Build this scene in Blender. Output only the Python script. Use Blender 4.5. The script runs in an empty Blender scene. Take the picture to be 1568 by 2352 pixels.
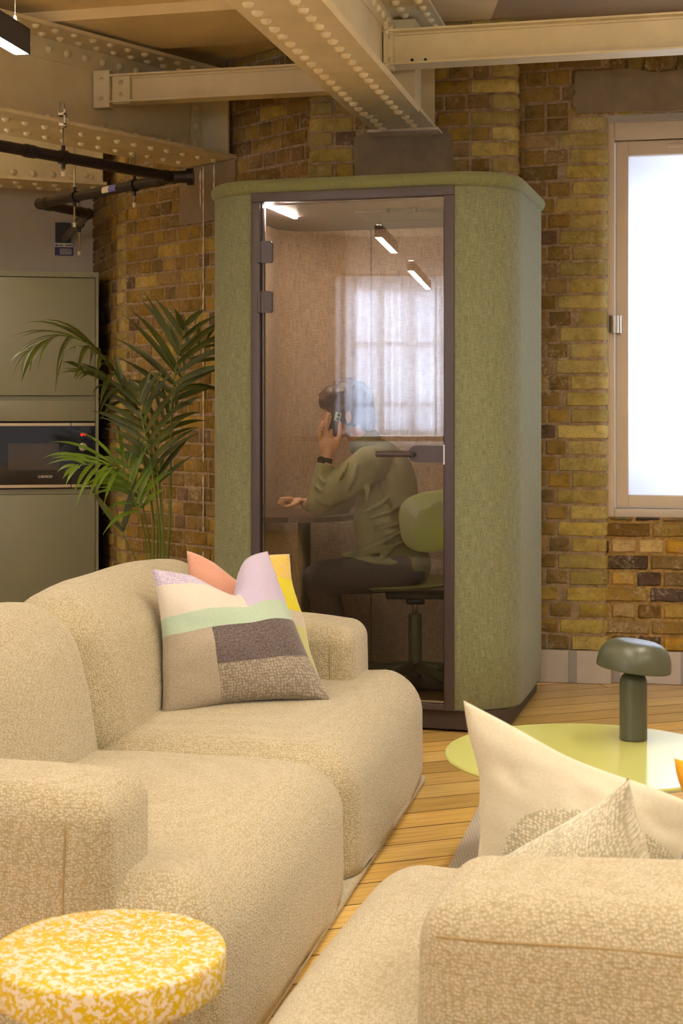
import bpy, math, random
from mathutils import Vector, Matrix, noise
V = Vector
C = bpy.context.scene.collection
S = bpy.context.scene
# ------------------------------------------------------------------ camera, world, exposure
F = 3400.0; HZ = 940.0; CX = 784.0; H = 1.32
cam_d = bpy.data.cameras.new('camera'); cam = bpy.data.objects.new('camera', cam_d); C.objects.link(cam)
cam.location = (0, 0, H); cam.rotation_euler = (math.pi/2, 0, 0)
cam_d.sensor_fit = 'VERTICAL'; cam_d.sensor_height = 36; cam_d.lens = F/2352*36
cam_d.shift_y = -(1176-HZ)/2352; cam_d.clip_start = 0.05
cam_d.dof.use_dof = True; cam_d.dof.focus_distance = 5.2; cam_d.dof.aperture_fstop = 9
S.camera = cam
w = bpy.data.worlds.new('world'); S.world = w; w.use_nodes = True
w.node_tree.nodes['Background'].inputs[0].default_value = (0.55, 0.52, 0.5, 1)
w.node_tree.nodes['Background'].inputs[1].default_value = 1.0
S.view_settings.view_transform = 'Standard'; S.view_settings.look = 'None'
S.view_settings.exposure = -0.07; S.view_settings.gamma = 1; S.view_settings.use_curve_mapping = False
PENDANT = 112.0      # emission of the linear pendants
PEND_COL = (1.0, 0.925, 0.765)
CURTAIN = 46.0      # daylight behind the curtained window
WINDOW = 0.18        # daylight in the frosted window
BOOTH_LED = 420.0

def at(px, py, Y): return V(((px-CX)/F*Y, Y, H+(HZ-py)/F*Y))
def lin(c):
    c = c/255.0
    return c/12.92 if c <= 0.04045 else ((c+0.055)/1.055)**2.4
def rgb(r, g, b): return (lin(r), lin(g), lin(b), 1)

# ------------------------------------------------------------------ materials
def newmat(name):
    m = bpy.data.materials.new(name); m.use_nodes = True
    nt = m.node_tree; b = nt.nodes['Principled BSDF']
    return m, nt, b
def N(nt, t, **kw):
    n = nt.nodes.new(t)
    for k, v in kw.items(): setattr(n, k, v)
    return n
def setin(n, k, v): n.inputs[k].default_value = v
def ramp(nt, fac, stops):
    r = N(nt, 'ShaderNodeValToRGB'); e = r.color_ramp.elements
    while len(e) < len(stops): e.new(0.5)
    for i, (p, c) in enumerate(stops):
        e[i].position = p; e[i].color = c if len(c) == 4 else (*c, 1)
    nt.links.new(fac, r.inputs[0]); return r.outputs[0]
def mixc(nt, fac, a, b, mode='MIX'):
    m = N(nt, 'ShaderNodeMix', data_type='RGBA', blend_type=mode)
    for k, v in ((0, fac), (6, a), (7, b)):
        if hasattr(v, 'is_output'): nt.links.new(v, m.inputs[k])
        else: m.inputs[k].default_value = v
    return m.outputs[2]
def coords(nt, scale=(1, 1, 1), kind='Object'):
    tc = N(nt, 'ShaderNodeTexCoord'); mp = N(nt, 'ShaderNodeMapping'); mp.inputs['Scale'].default_value = scale
    nt.links.new(tc.outputs[kind], mp.inputs[0]); return mp.outputs[0]
def noi(nt, vec, scale, detail=4, rough=0.5):
    n = N(nt, 'ShaderNodeTexNoise'); setin(n, 'Scale', scale); setin(n, 'Detail', detail); setin(n, 'Roughness', rough)
    nt.links.new(vec, n.inputs['Vector']); return n.outputs['Fac']
def vor(nt, vec, scale, feat='F1', rnd=1.0):
    n = N(nt, 'ShaderNodeTexVoronoi', feature=feat); setin(n, 'Scale', scale); setin(n, 'Randomness', rnd)
    nt.links.new(vec, n.inputs['Vector']); return n
def bump(nt, b, h, strength=0.5, dist=0.01, prev=None):
    n = N(nt, 'ShaderNodeBump'); setin(n, 'Strength', strength); setin(n, 'Distance', dist)
    nt.links.new(h, n.inputs['Height'])
    if prev: nt.links.new(prev, n.inputs['Normal'])
    nt.links.new(n.outputs[0], b.inputs['Normal']); return n.outputs[0]
def plain(name, c, rough=0.5, metal=0, spec=0.5, var=0.0, vs=6, bmp=0, bs=60, bd=0.002):
    m, nt, b = newmat(name)
    setin(b, 'Base Color', c); setin(b, 'Roughness', rough); setin(b, 'Metallic', metal); setin(b, 'Specular IOR Level', spec)
    v = coords(nt)
    if var:
        f = noi(nt, v, vs, 5, 0.6)
        lo = tuple(x*(1-var) for x in c[:3])+(1,); hi = tuple(min(1, x*(1+var)) for x in c[:3])+(1,)
        nt.links.new(ramp(nt, f, [(0.3, lo), (0.7, hi)]), b.inputs['Base Color'])
    if bmp: bump(nt, b, noi(nt, v, bs, 4), bmp, bd)
    return m
def boucle(name, c1, c2, scale=190, strength=0.8):
    """looped wool: a slightly random grid of knots with crevice shade put into the colour of the gaps"""
    m, nt, b = newmat(name); v = coords(nt)
    vo = vor(nt, v, scale, 'F1', 0.7)
    n2 = noi(nt, v, scale*0.35, 3)
    d = vo.outputs['Distance']
    col = ramp(nt, d, [(0.10, c1), (0.62, c2)])  # shade of the crevices between knots painted as darker colour
    big = noi(nt, v, 9, 3)
    col = mixc(nt, 0.18, col, ramp(nt, n2, [(0.35, c2), (0.65, c1)]))
    nt.links.new(col, b.inputs['Base Color']); setin(b, 'Roughness', 0.95); setin(b, 'Specular IOR Level', 0.15)
    inv = N(nt, 'ShaderNodeMath', operation='SUBTRACT'); inv.inputs[0].default_value = 1; nt.links.new(d, inv.inputs[1])
    bump(nt, b, inv.outputs[0], strength, 0.0035)
    setin(b, 'Sheen Weight', 0.25); setin(b, 'Sheen Roughness', 0.5)
    return m
def weave(name, c1, c2, scale=400, bs=0.35):
    """melange woven cloth: threads of two colours crossing"""
    m, nt, b = newmat(name); tc = coords(nt, kind='UV')
    def st(sc, s):
        mp = N(nt, 'ShaderNodeMapping'); mp.inputs['Scale'].default_value = sc; nt.links.new(tc, mp.inputs[0])
        return noi(nt, mp.outputs[0], s, 3, 0.7)
    a = st((1, 0.07, 1), scale); c = st((0.07, 1, 1), scale); e = st((1, .12, 1), scale*0.18)
    ad = N(nt, 'ShaderNodeMath', operation='ADD'); nt.links.new(a, ad.inputs[0]); nt.links.new(c, ad.inputs[1])
    ad2 = N(nt, 'ShaderNodeMath', operation='MULTIPLY_ADD'); nt.links.new(e, ad2.inputs[0]); ad2.inputs[1].default_value = 0.38; nt.links.new(ad.outputs[0], ad2.inputs[2])
    ad = ad2
    hf = N(nt, 'ShaderNodeMath', operation='MULTIPLY'); nt.links.new(ad.outputs[0], hf.inputs[0]); hf.inputs[1].default_value = 0.42
    nt.links.new(ramp(nt, hf.outputs[0], [(0.36, c2), (0.64, c1)]), b.inputs['Base Color'])
    setin(b, 'Roughness', 0.9); setin(b, 'Specular IOR Level', 0.15); setin(b, 'Sheen Weight', 0.15)
    bump(nt, b, hf.outputs[0], bs, 0.002); return m
def emis(name, c, s):
    m, nt, b = newmat(name); setin(b, 'Base Color', (*c[:3], 1)); setin(b, 'Emission Color', (*c[:3], 1)); setin(b, 'Emission Strength', s); return m
def brickmat(name, mortar=False, tint=(1, 1, 1)):
    m, nt, b = newmat(name); v = coords(nt)
    if mortar:
        f = noi(nt, v, 30, 6, 0.7)
        col = ramp(nt, f, [(0.3, rgb(118*tint[0], 98*tint[1], 74*tint[2])), (0.62, rgb(168*tint[0], 146*tint[1], 120*tint[2]))])
    else:
        at_ = N(nt, 'ShaderNodeVertexColor', layer_name='Col')
        f = noi(nt, v, 14, 8, 0.75)
        g = ramp(nt, f, [(0.28, (0.48, 0.45, 0.40)), (0.50, (1, 1, 1)), (0.75, (1.25, 1.2, 1.1))])
        col = mixc(nt, 1.0, at_.outputs[0], g, 'MULTIPLY')
        pv = vor(nt, v, 95); pit = ramp(nt, pv.outputs['Distance'], [(0.10, (1, 1, 1)), (0.22, (0, 0, 0))])
        pm = noi(nt, v, 9, 2); pit = mixc(nt, 1.0, pit, ramp(nt, pm, [(0.42, (0, 0, 0)), (0.55, (1, 1, 1))]), 'MULTIPLY')
        col = mixc(nt, pit, col, rgb(60, 42, 22))
        sm = noi(nt, v, 26, 9, 0.8); col = mixc(nt, ramp(nt, sm, [(0.52, (0, 0, 0)), (0.64, (.75, .75, .75))]), col, rgb(146, 124, 96))
    # old lime bloom
    e = noi(nt, v, 5.5, 9, 0.78); fine = noi(nt, v, 60, 4, 0.7)
    mk = ramp(nt, e, [(0.53, (0, 0, 0)), (0.63, (1, 1, 1))]); mk = mixc(nt, 1.0, mk, ramp(nt, fine, [(0.47, (0, 0, 0)), (0.6, (.8, .8, .8))]), 'MULTIPLY')
    col = mixc(nt, mk, col, rgb(188, 172, 146))
    nt.links.new(col, b.inputs['Base Color']); setin(b, 'Roughness', 0.92); setin(b, 'Specular IOR Level', 0.2)
    bump(nt, b, noi(nt, v, 45, 6, 0.7), 0.9, 0.006)
    return m
def wood(name):
    m, nt, b = newmat(name)
    tc = N(nt, 'ShaderNodeTexCoord')
    a = N(nt, 'ShaderNodeVertexColor', layer_name='Col')
    def mp(sc):
        q = N(nt, 'ShaderNodeMapping'); q.inputs['Scale'].default_value = sc; nt.links.new(tc.outputs['UV'], q.inputs[0]); return q.outputs[0]
    g = noi(nt, mp((1.2, 26, 1)), 3.0, 6, 0.65)
    col = mixc(nt, 1.0, a.outputs[0], ramp(nt, g, [(0.3, (0.62, 0.5, 0.36)), (0.6, (1, 1, 1))]), 'MULTIPLY')
    kn = vor(nt, mp((1, 2.2, 1)), 2.6); col = mixc(nt, ramp(nt, kn.outputs['Distance'], [(0.05, (1, 1, 1)), (0.13, (0, 0, 0))]), col, rgb(96, 52, 20))
    nt.links.new(col, b.inputs['Base Color']); setin(b, 'Roughness', 0.33)
    bump(nt, b, g, 0.15, 0.002); return m
def cream_paint(name):
    m, nt, b = newmat(name); v = coords(nt)
    f = noi(nt, v, 4, 6, 0.6)
    col = ramp(nt, f, [(0.3, rgb(204, 188, 150)), (0.7, rgb(222, 208, 174))])
    s = noi(nt, v, 38, 5, 0.7); col = mixc(nt, ramp(nt, s, [(0.68, (0, 0, 0)), (0.74, (1, 1, 1))]), col, rgb(236, 222, 190))
    nt.links.new(col, b.inputs['Base Color']); setin(b, 'Roughness', 0.42)
    bump(nt, b, noi(nt, v, 25, 5), 0.35, 0.003); return m
def terrazzo(name):
    m, nt, b = newmat(name); v = coords(nt)
    nz = N(nt, 'ShaderNodeTexNoise'); setin(nz, 'Scale', 60); setin(nz, 'Detail', 3); nt.links.new(v, nz.inputs['Vector'])
    vv = N(nt, 'ShaderNodeVectorMath', operation='MULTIPLY_ADD'); nt.links.new(nz.outputs['Color'], vv.inputs[0]); vv.inputs[1].default_value = (0.02,)*3; nt.links.new(v, vv.inputs[2])
    a = vor(nt, vv.outputs[0], 140); sel = N(nt, 'ShaderNodeSeparateColor'); nt.links.new(a.outputs['Color'], sel.inputs[0])
    base = ramp(nt, noi(nt, v, 25, 3), [(0.35, rgb(196, 166, 2)), (0.55, rgb(204, 176, 16)), (0.70, rgb(200, 164, 84))])
    wm = ramp(nt, sel.outputs[0], [(0.62, (0, 0, 0)), (0.64, (1, 1, 1))])
    col = mixc(nt, wm, base, rgb(222, 212, 202))
    a2 = vor(nt, vv.outputs[0], 330); s2 = N(nt, 'ShaderNodeSeparateColor'); nt.links.new(a2.outputs['Color'], s2.inputs[0])
    col = mixc(nt, ramp(nt, s2.outputs[0], [(0.85, (0, 0, 0)), (0.87, (1, 1, 1))]), col, rgb(216, 204, 182))
    nt.links.new(col, b.inputs['Base Color']); setin(b, 'Roughness', 0.5); setin(b, 'Specular IOR Level', 0.3); return m

M = {}
M['sofa'] = boucle('cream boucle', rgb(212, 204, 184), rgb(164, 151, 120))
M['green'] = weave('green melange cloth', rgb(146, 148, 120), rgb(84, 90, 64), 420)
M['greencap'] = weave('green melange cloth of the rim', rgb(140, 142, 102), rgb(86, 92, 58), 420)
M['lining'] = weave('beige melange lining', rgb(200, 176, 150), rgb(120, 100, 82), 300)
M['dark'] = plain('dark plum metal', rgb(64, 54, 58), 0.42, 0.0)
M['dark2'] = plain('dark brown panel', rgb(58, 46, 44), 0.55)
M['cream'] = cream_paint('cream gloss paint on steel')
M['brick'] = brickmat('london stock brick')
M['mortar'] = brickmat('lime mortar', True)
M['mortar2'] = brickmat('sandy mortar', True, (1.05, .98, .72))
M['plaster'] = plain('white plaster', rgb(212, 200, 184), 0.9, var=0.04, bmp=0.15, bs=20)
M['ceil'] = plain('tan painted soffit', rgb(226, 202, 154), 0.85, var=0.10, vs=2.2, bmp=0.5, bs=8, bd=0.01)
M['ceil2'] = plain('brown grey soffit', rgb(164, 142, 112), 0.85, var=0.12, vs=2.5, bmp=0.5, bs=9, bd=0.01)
M['render'] = plain('grey cement render', rgb(128, 112, 92), 0.9, var=0.16, vs=9, bmp=0.5, bs=40, bd=0.003)
M['metal'] = plain('brushed galvanised steel', rgb(196, 190, 188), 0.42, 0.45, var=0.08, vs=4)
M['metal2'] = plain('duller galvanised strap', rgb(160, 156, 158), 0.5, 0.5)
M['steel'] = plain('zinc plated steel', rgb(190, 185, 178), 0.3, 0.9)
M['bronze'] = plain('brushed stainless strip', rgb(196, 182, 158), 0.32, 0.85)
M['pipe'] = plain('black waste pipe', rgb(34, 27, 27), 0.38)
M['grey_pipe'] = plain('grey waste pipe', rgb(92, 84, 80), 0.4)
M['white'] = plain('white plastic', rgb(235, 228, 214), 0.45)
M['cab'] = plain('sage grey cabinet lacquer', rgb(128, 126, 104), 0.42, var=0.02)
M['cabdark'] = plain('shadow gap', rgb(30, 24, 24), 0.6)
M['black_glass'] = plain('black oven glass', rgb(22, 16, 20), 0.06, spec=0.7)
M['frame'] = plain('painted window timber', rgb(206, 190, 172), 0.45, var=0.03, bmp=0.1)
M['lime'] = plain('pale lime lacquer', rgb(196, 198, 118), 0.15, spec=1.0)
M['limeedge'] = plain('lime edge', rgb(172, 176, 92), 0.4)
M['lamp'] = plain('dark olive lacquer', rgb(70, 72, 57), 0.36)
M['chair'] = plain('olive green shell', rgb(150, 160, 92), 0.4)
M['chairdark'] = plain('olive green metal', rgb(66, 74, 48), 0.42)
M['blackp'] = plain('black plastic', rgb(32, 28, 30), 0.45)
M['table'] = plain('dark brown laminate', rgb(92, 70, 56), 0.35)
M['skin'] = plain('skin', rgb(206, 158, 122), 0.5)
M['shirt'] = plain('olive cotton shirt', rgb(132, 130, 88), 0.85, var=0.08, vs=14, bmp=0.25, bs=300, bd=0.001)
M['jeans'] = plain('charcoal denim', rgb(74, 64, 66), 0.9, var=0.1, vs=60)
M['hair'] = plain('auburn hair', rgb(66, 36, 20), 0.5, var=0.3, vs=55, bmp=0.6, bs=90, bd=0.004)
M['navy'] = plain('navy phone', rgb(40, 48, 66), 0.3)
M['mint'] = plain('pale green phone camera plate', rgb(190, 205, 180), 0.3)
M['gold'] = plain('gold', rgb(214, 168, 90), 0.25, 1.0)
M['blue'] = plain('blue label', rgb(52, 50, 112), 0.5)
M['lblue'] = plain('light blue label', rgb(110, 110, 200), 0.5)
M['soil'] = plain('soil', rgb(52, 38, 26), 1.0, bmp=1, bs=80, bd=0.01)
M['pot'] = plain('grey pot', rgb(96, 92, 84), 0.7)
M['mustard'] = plain('mustard wool', rgb(226, 160, 30), 0.95, var=0.1, vs=80, bmp=0.4, bs=300)
M['floor'] = wood('old pine boards')
M['gap'] = plain('dark gap between boards', rgb(48, 28, 12), 0.9)
M['terrazzo'] = terrazzo('yellow and white recycled plastic')
M['led'] = emis('warm led strip', PEND_COL, PENDANT)
M['fill_up'] = emis('added upward fill glow', PEND_COL, PENDANT*1.5)  # added glow for the pendant tops, brightens beams and ceiling
M['boothled'] = emis('booth led strip', (1.0, 0.84, 0.66), BOOTH_LED)
M['digits'] = emis('red display', (1.0, 0.03, 0.02), 3.0)
M['day'] = emis('daylight', (0.60, 0.74, 1.0), CURTAIN)

def leafmat(name, a, b_):
    m, nt, b = newmat(name); v = coords(nt)
    nt.links.new(ramp(nt, noi(nt, v, 7, 3), [(0.35, a), (0.65, b_)]), b.inputs['Base Color'])
    setin(b, 'Roughness', 0.48)
    tr = N(nt, 'ShaderNodeBsdfTranslucent'); tr.inputs[0].default_value = b_
    mx = N(nt, 'ShaderNodeMixShader'); mx.inputs[0].default_value = 0.15
    out = nt.nodes['Material Output']; nt.links.new(b.outputs[0], mx.inputs[1]); nt.links.new(tr.outputs[0], mx.inputs[2]); nt.links.new(mx.outputs[0], out.inputs[0]); return m
M['leaf'] = leafmat('dark palm leaf', rgb(50, 58, 18), rgb(84, 92, 28))
M['leaf2'] = leafmat('fresh palm leaf', rgb(72, 98, 22), rgb(112, 138, 36))
M['stem'] = leafmat('palm stem', rgb(86, 108, 34), rgb(118, 132, 48))
def glassmat():
    m = bpy.data.materials.new('door glass'); m.use_nodes = True; nt = m.node_tree; nt.nodes.remove(nt.nodes['Principled BSDF'])
    g = N(nt, 'ShaderNodeBsdfGlossy'); g.inputs['Roughness'].default_value = 0.0; g.inputs[0].default_value = (1, 1, 1, 1)
    t = N(nt, 'ShaderNodeBsdfTransparent'); t.inputs[0].default_value = (0.93, 0.91, 0.90, 1)
    f = N(nt, 'ShaderNodeFresnel'); f.inputs[0].default_value = 1.62
    mx = N(nt, 'ShaderNodeMixShader'); nt.links.new(f.outputs[0], mx.inputs[0]); nt.links.new(t.outputs[0], mx.inputs[1]); nt.links.new(g.outputs[0], mx.inputs[2])
    nt.links.new(mx.outputs[0], nt.nodes['Material Output'].inputs[0]); return m
M['glass'] = glassmat()
def frosted():
    m = bpy.data.materials.new('frosted window glass'); m.use_nodes = True; nt = m.node_tree; nt.nodes.remove(nt.nodes['Principled BSDF'])
    t = N(nt, 'ShaderNodeBsdfTranslucent'); t.inputs[0].default_value = (0.9, 0.93, 1, 1)
    g = N(nt, 'ShaderNodeBsdfGlossy'); g.inputs['Roughness'].default_value = 0.3
    mx = N(nt, 'ShaderNodeMixShader'); mx.inputs[0].default_value = 0.05
    nt.links.new(t.outputs[0], mx.inputs[1]); nt.links.new(g.outputs[0], mx.inputs[2])
    nt.links.new(mx.outputs[0], nt.nodes['Material Output'].inputs[0]); return m
M['frost'] = frosted()
def curtainmat():
    m = bpy.data.materials.new('sheer linen curtain'); m.use_nodes = True; nt = m.node_tree; nt.nodes.remove(nt.nodes['Principled BSDF'])
    t = N(nt, 'ShaderNodeBsdfTranslucent'); t.inputs[0].default_value = (0.86, 0.84, 0.80, 1)
    d = N(nt, 'ShaderNodeBsdfDiffuse'); d.inputs[0].default_value = (0.8, 0.76, 0.7, 1)
    tr = N(nt, 'ShaderNodeBsdfTransparent')
    a = N(nt, 'ShaderNodeMixShader'); a.inputs[0].default_value = 0.4; nt.links.new(t.outputs[0], a.inputs[1]); nt.links.new(d.outputs[0], a.inputs[2])
    b = N(nt, 'ShaderNodeMixShader'); b.inputs[0].default_value = 0.04; nt.links.new(a.outputs[0], b.inputs[1]); nt.links.new(tr.outputs[0], b.inputs[2])
    nt.links.new(b.outputs[0], nt.nodes['Material Output'].inputs[0]); return m
M['sheer'] = curtainmat()

# ------------------------------------------------------------------ mesh helpers
class MB:
    def __init__(s): s.v = []; s.f = []; s.uv = []; s.mi = []; s.col = []; s.cur = 0; s.c = (1, 1, 1, 1); s.fr = Matrix.Identity(4)
    def add(s, vs, fs, uvs=None):
        n = len(s.v); s.v += [s.fr @ V(p) for p in vs]
        s.uv += (uvs if uvs else [None]*len(vs))
        for f in fs: s.f.append([i+n for i in f]); s.mi.append(s.cur); s.col.append(s.c)
    def box(s, a, b):
        (x0, y0, z0), (x1, y1, z1) = a, b
        vs = [(x, y, z) for x in (x0, x1) for y in (y0, y1) for z in (z0, z1)]
        s.add(vs, [(0, 1, 3, 2), (4, 6, 7, 5), (0, 4, 5, 1), (2, 3, 7, 6), (0, 2, 6, 4), (1, 5, 7, 3)])
    def bbox(s, a, b, r=0.004):     # bevelled box
        g = rbox_grid(abs(b[0]-a[0]), abs(b[1]-a[1]), abs(b[2]-a[2]), r, 3)
        c = V([(a[i]+b[i])/2 for i in range(3)])
        s.add([p+c for p in g[0]], g[1])
    def tube(s, pts, r, n=10, cap=True):
        pts = [V(p) for p in pts]; rr = r if isinstance(r, (list, tuple)) else [r]*len(pts)
        vs = []; up = None
        for i, p in enumerate(pts):
            t = (pts[min(i+1, len(pts)-1)]-pts[max(i-1, 0)]).normalized()
            if up is None: up = t.orthogonal().normalized()
            else:
                up = (up - t*up.dot(t)); up = up.normalized() if up.length > 1e-6 else t.orthogonal().normalized()
            b = t.cross(up)
            for k in range(n):
                an = 2*math.pi*k/n; vs.append(p+(up*math.cos(an)+b*math.sin(an))*rr[i])
        fs = [(i*n+k, i*n+(k+1) % n, (i+1)*n+(k+1) % n, (i+1)*n+k) for i in range(len(pts)-1) for k in range(n)]
        if cap: fs += [tuple(range(n-1, -1, -1)), tuple((len(pts)-1)*n+k for k in range(n))]
        s.add(vs, fs)
    def lathe(s, prof, n=32, c=(0, 0, 0)):      # prof: (r, z)
        vs = [(c[0]+r*math.cos(2*math.pi*k/n), c[1]+r*math.sin(2*math.pi*k/n), c[2]+z) for r, z in prof for k in range(n)]
        fs = [(i*n+k, i*n+(k+1) % n, (i+1)*n+(k+1) % n, (i+1)*n+k) for i in range(len(prof)-1) for k in range(n)]
        if prof[0][0] > 1e-5: fs.append(tuple(range(n-1, -1, -1)))
        if prof[-1][0] > 1e-5: fs.append(tuple((len(prof)-1)*n+k for k in range(n)))
        s.add(vs, fs)
    def dome(s, p, nrm, r, h=None, n=10, m=3):
        nrm = V(nrm).normalized(); a = nrm.orthogonal().normalized(); b = nrm.cross(a); p = V(p); h = h or r*0.8
        vs = []
        for j in range(m):
            t = j/m*math.pi/2
            for k in range(n):
                an = 2*math.pi*k/n; vs.append(p+(a*math.cos(an)+b*math.sin(an))*r*math.cos(t)+nrm*h*math.sin(t))
        vs.append(p+nrm*h)
        fs = [(i*n+k, i*n+(k+1) % n, (i+1)*n+(k+1) % n, (i+1)*n+k) for i in range(m-1) for k in range(n)]
        fs += [((m-1)*n+k, (m-1)*n+(k+1) % n, m*n) for k in range(n)]
        s.add(vs, fs)
    def ell(s, c, r, n=16, m=10, rot=None):
        vs = []
        for j in range(m+1):
            t = math.pi*j/m
            for k in range(n):
                an = 2*math.pi*k/n; p = V((r[0]*math.sin(t)*math.cos(an), r[1]*math.sin(t)*math.sin(an), r[2]*math.cos(t)))
                if rot: p = rot @ p
                vs.append(p+V(c))
        s.add(vs, [(i*n+k, (i+1)*n+k, (i+1)*n+(k+1) % n, i*n+(k+1) % n) for i in range(m) for k in range(n)])
    def prism(s, poly, z0, z1):
        n = len(poly); vs = [(x, y, z0) for x, y in poly]+[(x, y, z1) for x, y in poly]
        s.add(vs, [tuple(range(n-1, -1, -1)), tuple(range(n, 2*n))]+[(i, (i+1) % n, n+(i+1) % n, n+i) for i in range(n)])
def rbox_grid(lx, ly, lz, r, n=10, fn=None):
    """rounded box as a closed grid mesh centred on the origin"""
    h = (lx/2, ly/2, lz/2); r = min(r, *h)
    def axis(L):
        k = [-L + r*(1-math.cos(math.pi/2*i/n)) if r > 0 else -L for i in range(n+1)]
        mid = max(1, n//2 if n < 5 else n); a, b = -L+r, L-r
        inner = [a+(b-a)*i/mid for i in range(1, mid)] if b-a > 1e-6 else []
        out = k+inner+[-x for x in reversed(k)]
        res = []
        for x in out:
            if not res or x-res[-1] > 1e-7: res.append(x)
        return res
    A = [axis(L) for L in h]; idx = {}; vs = []; fs = []
    def vid(p):
        key = tuple(round(c, 6) for c in p)
        if key not in idx:
            q = V([max(-h[i]+r, min(h[i]-r, p[i])) for i in range(3)]); d = V(p)-q
            pp = q+d.normalized()*r if d.length > 1e-9 else V(p)
            if fn: pp = fn(pp, V((pp.x/h[0], pp.y/h[1], pp.z/h[2])))
            idx[key] = len(vs); vs.append(pp)
        return idx[key]
    for ax in range(3):
        u, w_ = [(1, 2), (2, 0), (0, 1)][ax]
        for sg in (-1, 1):
            U, W = A[u], A[w_]
            for i in range(len(U)-1):
                for j in range(len(W)-1):
                    q = []
                    for (a, b) in ((i, j), (i+1, j), (i+1, j+1), (i, j+1)):
                        p = [0, 0, 0]; p[ax] = sg*h[ax]; p[u] = U[a]; p[w_] = W[b]; q.append(vid(p))
                    q = q if sg > 0 else q[::-1]
                    if len(set(q)) == 4: fs.append(q)
                    elif len(set(q)) == 3:
                        t = []
                        for x in q:
                            if x not in t: t.append(x)
                        fs.append(t)
    return vs, fs
def build(name, mb, mats, parent=None, smooth=True, angle=None, autouv=False):
    me = bpy.data.meshes.new(name); me.from_pydata([tuple(v) for v in mb.v], [], mb.f)
    if not isinstance(mats, (list, tuple)): mats = [mats]
    for m in mats: me.materials.append(m)
    if len(mats) > 1: me.polygons.foreach_set('material_index', mb.mi)
    if smooth: me.polygons.foreach_set('use_smooth', [True]*len(me.polygons))
    me.update()
    if any(u is not None for u in mb.uv):
        l = me.uv_layers.new(name='UVMap')
        for lp in me.loops:
            u = mb.uv[lp.vertex_index]
            if u: l.data[lp.index].uv = u
    else:                                           # box projected UVs in metres
        l = me.uv_layers.new(name='UVMap')
        for p in me.polygons:
            n = p.normal; ax = max(range(3), key=lambda i: abs(n[i]))
            for li in p.loop_indices:
                c = me.vertices[me.loops[li].vertex_index].co
                if ax == 2: uv = (c.x, c.y)
                elif ax == 1: uv = (c.x, c.z)
                else: uv = (c.y, c.z)
                l.data[li].uv = uv
    if any(c != (1, 1, 1, 1) for c in mb.col):
        a = me.color_attributes.new('Col', 'FLOAT_COLOR', 'CORNER')
        for p, c in zip(me.polygons, mb.col):
            for li in p.loop_indices: a.data[li].color = c
    o = bpy.data.objects.new(name, me); C.objects.link(o)
    if smooth and angle is not None:
        try: me.set_sharp_from_angle(angle=math.radians(angle))
        except Exception: pass
    if parent:
        o.parent = parent
        top = parent; mw = Matrix.Identity(4); ch = []
        while top: ch.append(top); top = top.parent
        for t in reversed(ch): mw = mw @ (t.matrix_parent_inverse if t.parent else Matrix.Identity(4)) @ t.matrix_basis
        o.matrix_parent_inverse = mw.inverted()
    return o
def thing(name, label, cat, loc, group=None):
    o = bpy.data.objects.new(name, None); C.objects.link(o); o.location = loc; o.empty_display_size = 0.1
    o['label'] = label; o['category'] = cat
    if group: o['group'] = group
    return o
def tag(o, label, cat, group=None):
    o['label'] = label; o['category'] = cat
    if group: o['group'] = group
    return o
def struct(o): o['kind'] = 'structure'; return o
def frame2(o, u):
    """local frame: x along u, y = u turned left, z up, origin o"""
    u = V((u[0], u[1], 0)).normalized(); v = V((-u.y, u.x, 0))
    return Matrix(((u.x, v.x, 0, o[0]), (u.y, v.y, 0, o[1]), (0, 0, 1, o[2] if len(o) > 2 else 0), (0, 0, 0, 1)))
def rrect(x0, y0, x1, y1, r, n=10):
    pts = []
    for cx, cy, a in ((x1-r, y0+r, -90), (x1-r, y1-r, 0), (x0+r, y1-r, 90), (x0+r, y0+r, 180)):
        for i in range(n+1):
            t = math.radians(a+90*i/n); pts.append((cx+r*math.cos(t), cy+r*math.sin(t)))
    return pts
def text_mesh(name, body, size, fr, mat, parent, depth=0.0006, bold=0):
    cu = bpy.data.curves.new(name, 'FONT'); cu.body = body; cu.size = size; cu.extrude = depth; cu.align_x = 'CENTER'; cu.align_y = 'CENTER'; cu.offset = bold
    t = bpy.data.objects.new(name, cu); C.objects.link(t)
    bpy.context.view_layer.update()
    me = bpy.data.meshes.new_from_object(t.evaluated_get(bpy.context.evaluated_depsgraph_get()))
    bpy.data.objects.remove(t)
    mb = MB(); mb.fr = fr @ Matrix.Rotation(math.pi/2, 4, 'X')
    mb.add([v.co.copy() for v in me.vertices], [list(p.vertices) for p in me.polygons])
    return build(name, mb, mat, parent, smooth=False)

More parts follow.
